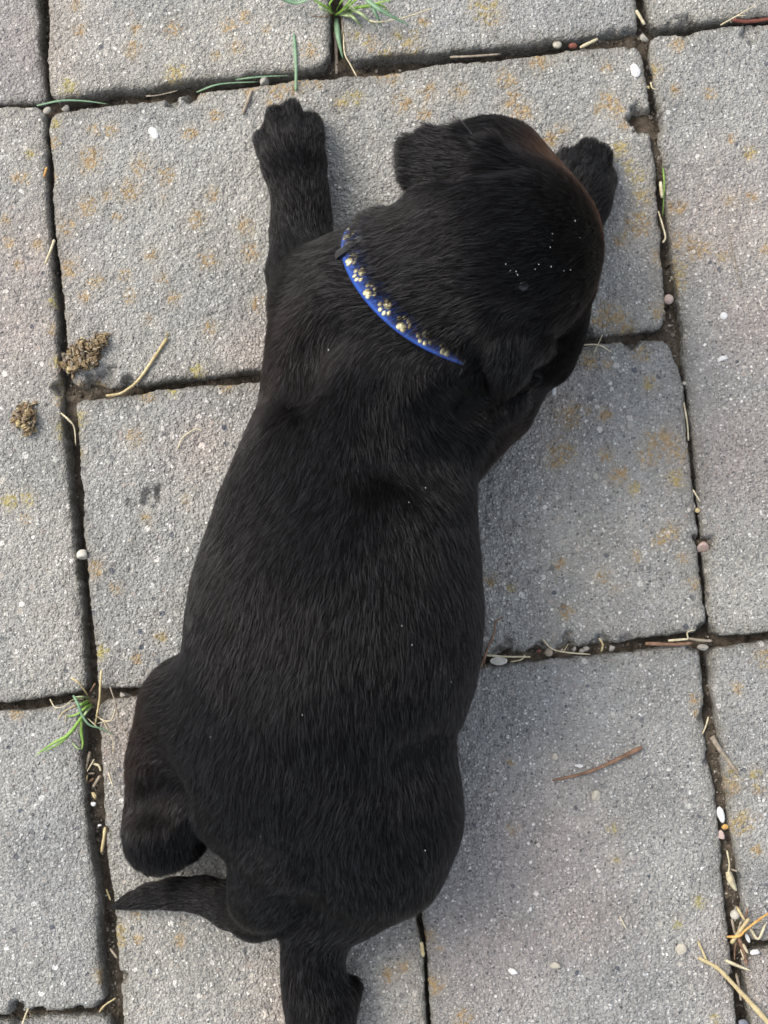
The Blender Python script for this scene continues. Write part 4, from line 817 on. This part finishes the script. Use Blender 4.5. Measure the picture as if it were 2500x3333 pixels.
def make_fur(n, seed, mat, thick=1.0, longer=1.0, raise_=0.0, name='fur'):
    rg = np.random.default_rng(seed)
    area = np.linalg.norm(FN, axis=1); cz = PV[PF].mean(1)[:, 2]; area = area * (cz > .0025)
    fi = np.searchsorted(np.cumsum(area) / area.sum(), rg.random(n)); fi = np.clip(fi, 0, len(PF) - 1)
    a, b = rg.random(n)[:, None], rg.random(n)[:, None]; q = PF[fi]
    bl = lambda A: (A[q[:, 0]] * (1 - a) + A[q[:, 1]] * a) * (1 - b) + (A[q[:, 3]] * (1 - a) + A[q[:, 2]] * a) * b
    # flow, length and lift blended from the limbs, per vertex
    flow = np.zeros_like(PV); fl = np.zeros(len(PV)); lf = np.zeros(len(PV)); ws = np.zeros(len(PV))
    for (p, r, ra, rb, f, fu, li) in BONES:
        ab = r - p; t = np.clip(((PV - p) @ ab) / (ab @ ab + 1e-12), 0, 1)
        d = np.linalg.norm(PV - p - t[:, None] * ab, axis=1) - (ra + (rb - ra) * t)
        w = np.exp(-np.clip(d, -.004, 1) / .0045) + 1e-9
        flow += w[:, None] * f; fl += w * fu; lf += w * li; ws += w
    flow /= ws[:, None]; fl /= ws; lf /= ws
    P = bl(PV); nn = bl(PN); nn /= np.linalg.norm(nn, axis=1)[:, None]
    f = bl(flow); Ln = bl(fl[:, None])[:, 0]; lift = bl(lf[:, None])[:, 0]
    # large swirls and fine waywardness
    sw = (vn(P[:, 0] * 34 + P[:, 2] * 20, P[:, 1] * 34, 3) - .5) * .62 + (vn(P[:, 0] * 120, P[:, 1] * 120 + P[:, 2] * 90, 4) - .5) * .42
    f = f - nn * (f * nn).sum(1)[:, None]; f /= np.linalg.norm(f, axis=1)[:, None] + 1e-9
    side = np.cross(nn, f)
    T = f + side * (sw + rg.normal(0, .16, n))[:, None]; T /= np.linalg.norm(T, axis=1)[:, None]
    dist = (P - C_C) @ C_N; nearC = (np.linalg.norm(P - C_C, axis=1) < .062)
    keep = ~(nearC & (dist > -STRAP_W * .5 - .0008) & (dist < -STRAP_W * .08))
    over = nearC * np.exp(-np.maximum(dist - STRAP_W * .5, 0) / .005) * (dist > 0)
    lift = lift + np.clip(.0085 - Ln, 0, .01) * 55 + .75 * over + rg.normal(0, .07, n) + raise_
    Ln = Ln * longer * (1 + .35 * over) * rg.uniform(.65, 1.15, n) * (.85 + .3 * vn(P[:, 0] * 200, P[:, 1] * 200 + P[:, 2] * 170, 8))
    npt = 5; s = np.linspace(0, 1, npt)
    ca, sa = np.cos(lift)[:, None, None], np.sin(lift)[:, None, None]
    ss = s[None, :, None]
    pts = P[:, None] - nn[:, None] * (.0006 * np.clip(Ln / .009, .25, 1))[:, None, None] + Ln[:, None, None] * (T[:, None] * ss * ca + nn[:, None] * sa * (ss - .42 * ss ** 2))
    # clumps: tips lean towards the tip of their tuft
    cell = .0015
    key = np.floor((P + rg.normal(0, .0005, P.shape)) / cell).astype(np.int64); h = key[:, 0] * 73856093 ^ key[:, 1] * 19349663 ^ key[:, 2] * 83492791
    _, inv = np.unique(h, return_inverse=True); cn = np.bincount(inv)
    tip = np.stack([np.bincount(inv, pts[:, -1, c]) / cn for c in range(3)], -1)[inv]
    pull = (.30 * s ** 1.6)[None, :, None] * (tip - pts[:, -1])[:, None]
    pts = pts + pull
    pts[..., 2] = np.maximum(pts[..., 2], .0010)
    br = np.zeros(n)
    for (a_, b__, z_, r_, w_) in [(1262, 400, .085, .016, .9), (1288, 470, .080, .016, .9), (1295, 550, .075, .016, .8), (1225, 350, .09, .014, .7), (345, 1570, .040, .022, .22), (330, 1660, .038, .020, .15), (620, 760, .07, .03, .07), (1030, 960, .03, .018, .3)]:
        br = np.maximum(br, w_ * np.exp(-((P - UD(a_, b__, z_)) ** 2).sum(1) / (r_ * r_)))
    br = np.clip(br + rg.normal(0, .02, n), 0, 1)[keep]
    pts = pts[keep]; k = len(pts)
    cu = bpy.data.hair_curves.new(name); cu.add_curves([npt] * k)
    cu.attributes['position'].data.foreach_set('vector', pts.astype(np.float32).ravel())
    rad = thick * np.tile(np.array([.000050, .000054, .000048, .000034, .000012]), k) * np.repeat(rg.uniform(.8, 1.25, k), npt)
    ra_ = cu.attributes.get('radius') or cu.attributes.new('radius', 'FLOAT', 'POINT'); ra_.data.foreach_set('value', rad.astype(np.float32))
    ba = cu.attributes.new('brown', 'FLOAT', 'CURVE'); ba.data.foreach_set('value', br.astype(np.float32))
    cu.materials.append(M[mat])
    o = link(name, cu, pup); tag(o, kind='stuff'); return o
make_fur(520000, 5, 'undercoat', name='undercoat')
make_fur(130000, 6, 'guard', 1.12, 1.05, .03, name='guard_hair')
S.cycles_curves.shape = 'RIBBONS'

# ------------------------------------------------------------------ collar
def ring_pt(th, off, w):
    e1 = nrm(np.cross(C_N, (0, 0, 1.0))); e2 = np.cross(e1, C_N)
    d = e1 * math.cos(th) + e2 * math.sin(th); r = np.arange(.012, .062, .0005)
    P = C_C + np.outer(r, d); v = sdf_at(P); k = np.argmax(v > 0) if (v > 0).any() else len(r) - 1
    return r[k], d
NT = 180; TH = np.linspace(0, 2 * math.pi, NT, endpoint=False)
RR = np.array([ring_pt(t, 0, 0)[0] for t in TH]); RD = np.array([ring_pt(t, 0, 0)[1] for t in TH])
RR = np.minimum(RR, np.median(RR) * 1.14)
for _ in range(25): RR = (np.roll(RR, 1) + RR * 2 + np.roll(RR, -1)) / 4
RR = RR + STRAP_OFF
HS = STRAP_W / 2
def strap_pt(u, v, h=0.0):                     # u: position round the ring (0..NT), v: across, h: above the strap
    i = int(math.floor(u)) % NT; f = u - math.floor(u); j = (i + 1) % NT
    d = nrm(RD[i] * (1 - f) + RD[j] * f); r = RR[i] * (1 - f) + RR[j] * f
    p = C_C + d * (r + h - .0030 * (v / HS + .45)) + C_N * v; p[2] = max(p[2], .0016); return p
m, t_, b_ = new_mat('blue_webbing'); tc = N(t_, 'ShaderNodeTexCoord'); uvm = tc.outputs['UV']
wv = N(t_, 'ShaderNodeTexWave', Scale=70.0, Distortion=.4, **{'Detail': 1.0}); wv.bands_direction = 'X'; t_.links.new(uvm, wv.inputs['Vector'])
wv2 = N(t_, 'ShaderNodeTexWave', Scale=3.0); wv2.bands_direction = 'Y'; t_.links.new(uvm, wv2.inputs['Vector'])
mm = mth(t_, 'MULTIPLY', wv.outputs['Fac'], mth(t_, 'ADD', wv2.outputs['Fac'], .4))
rr_ = ramp(t_, mm, [(.0, (.003, .018, .12)), (.6, (.007, .055, .34)), (1, (.025, .13, .52))]); t_.links.new(rr_.outputs[0], b_.inputs['Base Color'])
b_.inputs['Roughness'].default_value = .42; b_.inputs['Specular IOR Level'].default_value = .5
bp = N(t_, 'ShaderNodeBump', Strength=.6, Distance=.0004); t_.links.new(mm, bp.inputs['Height']); t_.links.new(bp.outputs[0], b_.inputs['Normal']); M['webbing'] = m
m, t_, b_ = new_mat('gold_print'); b_.inputs['Base Color'].default_value = (.74, .66, .38, 1); b_.inputs['Metallic'].default_value = .5; b_.inputs['Roughness'].default_value = .38; M['gold'] = m
m, t_, b_ = new_mat('black_plastic'); b_.inputs['Base Color'].default_value = (.012, .012, .013, 1); b_.inputs['Roughness'].default_value = .3; M['plastic'] = m
collar = link("dog_collar", None); collar.location = C_C; tag(collar, 'blue webbing collar with gold paw prints around the neck', 'collar')
V = []; F = []; uv = []; HS = STRAP_W / 2
prof = [(-HS, 0), (-HS, .0010), (-HS * .9, .0014), (0, .0016), (HS * .9, .0014), (HS, .0010), (HS, 0), (0, -.0002)]
for i in range(NT):
    for (v, h) in prof: V.append(strap_pt(i, v, h))
npf = len(prof)
for i in range(NT):
    for k in range(npf): F.append((i * npf + k, i * npf + (k + 1) % npf, ((i + 1) % NT) * npf + (k + 1) % npf, ((i + 1) % NT) * npf + k))
me = poly_mesh("strap", [(V, F)], M['webbing']); ul = me.uv_layers.new(name='UVMap')
for p in me.polygons:
    for li in p.loop_indices:
        vi = me.loops[li].vertex_index; i, k = divmod(vi, npf); i = i + (NT if (p.index // npf == NT - 1 and i == 0) else 0); ul.data[li].uv = (i / NT * 4, (prof[k][0] / STRAP_W + .5) * .5)
place("strap", me, collar)
circ = sum(np.linalg.norm(strap_pt(i, 0) - strap_pt(i + 1, 0)) for i in range(NT)); npaw = int(circ / .0086)
def disc(u, v, ru, rv, h, n=10):               # ru, rv in metres
    ku = NT / circ; V = [strap_pt(u + 0, v, h + .0003)]; 
    for k in range(n): V.append(strap_pt(u + ku * ru * math.cos(6.2832 * k / n), v + rv * math.sin(6.2832 * k / n), h + .00022))
    for k in range(n): V.append(strap_pt(u + ku * ru * math.cos(6.2832 * k / n), v + rv * math.sin(6.2832 * k / n), h - .0004))
    F = [(0, 1 + k, 1 + (k + 1) % n) for k in range(n)] + [(1 + k, n + 1 + k, n + 1 + (k + 1) % n, 1 + (k + 1) % n) for k in range(n)]
    return V, F
for k in range(npaw):
    u = (k + .5) * NT / npaw; ku = NT / circ; sg = 1 if k % 2 else -1; c0 = -.0010; g = 1.18
    D = [disc(u, c0 - sg * .0010 * g, .0015 * g, .0012 * g, .0016), disc(u - ku * .0007 * g, c0 - sg * .0017 * g, .0008 * g, .0008 * g, .0016), disc(u + ku * .0007 * g, c0 - sg * .0017 * g, .0008 * g, .0008 * g, .0016)]
    for du, dv in ((-.0020, .0004), (-.0008, .0015), (.0008, .0015), (.0020, .0004)): D.append(disc(u + ku * du * g, c0 + sg * dv * g, .00062 * g, .00085 * g, .0016))
    place("paw_print", poly_mesh("paw_print", D, M['gold']), collar)
# black slider where the strap end doubles over
best = min(range(NT), key=lambda i: np.linalg.norm(np.array(to_px(strap_pt(i, 0, .001))) - np.array((1128, 812))) - 2e4 * (strap_pt(i, 0)[2] > .04))
ku = NT / circ; V = []; F = []
for a, (v0, v1) in enumerate([(-HS - .0012, HS + .0012)]):
    for du in (-.0020, -.0014, .0014, .0020):
        for (v, h) in ((v0, .0006), (v0, .0030), (v0 * .8, .0037), (v1 * .8, .0037), (v1, .0030), (v1, .0006)): V.append(strap_pt(best + ku * du, v, h))
for r in range(3):
    for k in range(5): F.append((r * 6 + k, r * 6 + k + 1, (r + 1) * 6 + k + 1, (r + 1) * 6 + k))
    F.append((r * 6 + 5, r * 6, (r + 1) * 6, (r + 1) * 6 + 5))
F += [(0, 1, 2, 3, 4, 5), (23, 22, 21, 20, 19, 18)]
place("slider", poly_mesh("slider", [(V, F)], M['plastic']), collar)

# ------------------------------------------------------------------ eyes, nose, claws, whiskers, droplets
m, t_, b_ = new_mat('wet_black'); b_.inputs['Base Color'].default_value = (.008, .007, .007, 1); b_.inputs['Roughness'].default_value = .12; M['wet'] = m
m, t_, b_ = new_mat('claw_horn'); b_.inputs['Base Color'].default_value = (.03, .027, .025, 1); b_.inputs['Roughness'].default_value = .35; M['claw'] = m
m, t_, b_ = new_mat('water_drop'); b_.inputs['Base Color'].default_value = (.9, .93, .95, 1); b_.inputs['Roughness'].default_value = .03; b_.inputs['Transmission Weight'].default_value = .6; b_.inputs['IOR'].default_value = 1.33; M['drop'] = m
def surf(px, py):                              # first body surface point along the camera ray
    d = nrm(ray(px, py)); t = np.arange(.5, .80, .0006); P = CAM_LOC + np.outer(t, d)
    ok = np.all((P > lo + VX) & (P < np.array((gx[-1], gy[-1], gz[-1])) - VX * 2), axis=1); v = np.where(ok, sdf_at(np.clip(P, lo, None)), 1); k = np.argmax(v < 0)
    return P[k] if (v < 0).any() else None
def ball(name, p, r, mat, parent, sc=(1, 1, 1)):
    me = poly_mesh(name, [(ICV * r * np.array(sc) + p, ICF)], M[mat]); return place(name, me, parent)
e = surf(1129 * KD, 612 * KD)
if e is not None: ball("eye", e + np.array((0, 0, -.0030)), .0036, 'wet', pup)
hc = UD(1100, 530, .085); ball("eye", hc + nrm(np.array((.8, .45, -.15))) * .0385, .0042, 'wet', pup)
nt_p = UD(1166, 772, .025); ball("nose", nt_p + np.array((-.001, -.007, -.005)), .0080, 'wet', pup, (1, .8, .75))
for pxs in ([(850,436),(896,350),(950,338),(1014,386)], [(1838,494),(1920,464),(1968,484),(1994,580)], [(998,3462),(1040,3492),(1086,3484),(1120,3432)]):
    for (a, b) in pxs:
        cen = (U(950, 470) if a < 1100 and b < 1000 else U(1900, 600) if b < 1000 else U(1060, 3330)); p = U(a, b, .0055); d = nrm((p - cen) * np.array((1, 1, 0)))
        place("claw", poly_mesh("claw", [tube_data(catmull([p - d * .004 + np.array((0, 0, .002)), p, p + d * .0022 + np.array((0, 0, -.0028))], 4), .0012, .0003, 6)], M['claw']), pup)
rgw = np.random.default_rng(4)
D = []
for k in range(16):
    b0 = UD(1150 + rgw.uniform(-10, 40), 700 + rgw.uniform(-40, 70), .035) + nrm(np.array((1, -.5, 0))) * .014; d = nrm(np.array((1, rgw.uniform(-1.3, .25), rgw.uniform(-.1, .5))))
    D.append(tube_data(catmull([b0, b0 + d * .013, b0 + d * .024 + np.array((0, 0, -.004))], 5), .00009, .00003, 4))
place("whiskers", poly_mesh("whiskers", D, M['claw']), pup)['kind'] = 'stuff'
D = []
for k in range(15):
    a, b = [(1225, 505, 45, 25), (1115, 590, 25, 18), (1190, 585, 50, 14)][k % 3][:2]; sa, sb = [(45, 25), (22, 16), (50, 12)][k % 3]
    p = surf((a + rgw.normal(0, sa * .7)) * KD, (b + rgw.normal(0, sb * .7)) * KD)
    if p is None: continue
    D.append((IC1 * rgw.uniform(.0001, .0002) * np.array((1, rgw.uniform(1, 2.6), 1)) + p + np.array((0, 0, .0024)), [tuple(f) for f in IF1]))
place("water_droplets", poly_mesh("water_droplets", D, M['drop']), pup)['kind'] = 'stuff'
D = []
for k in range(10):
    p = surf(rgw.uniform(420, 1020) * KD, rgw.uniform(620, 1850) * KD)
    if p is None or p[2] < .05: continue
    D.append((IC1 * rgw.uniform(.0001, .00022) * np.array((1, rgw.uniform(1, 2.5), 1)) + p + np.array((0, 0, .0034)), [tuple(f) for f in IF1]))
place("dust_specks", poly_mesh("dust_specks", D, M['white']), pup)['kind'] = 'stuff'
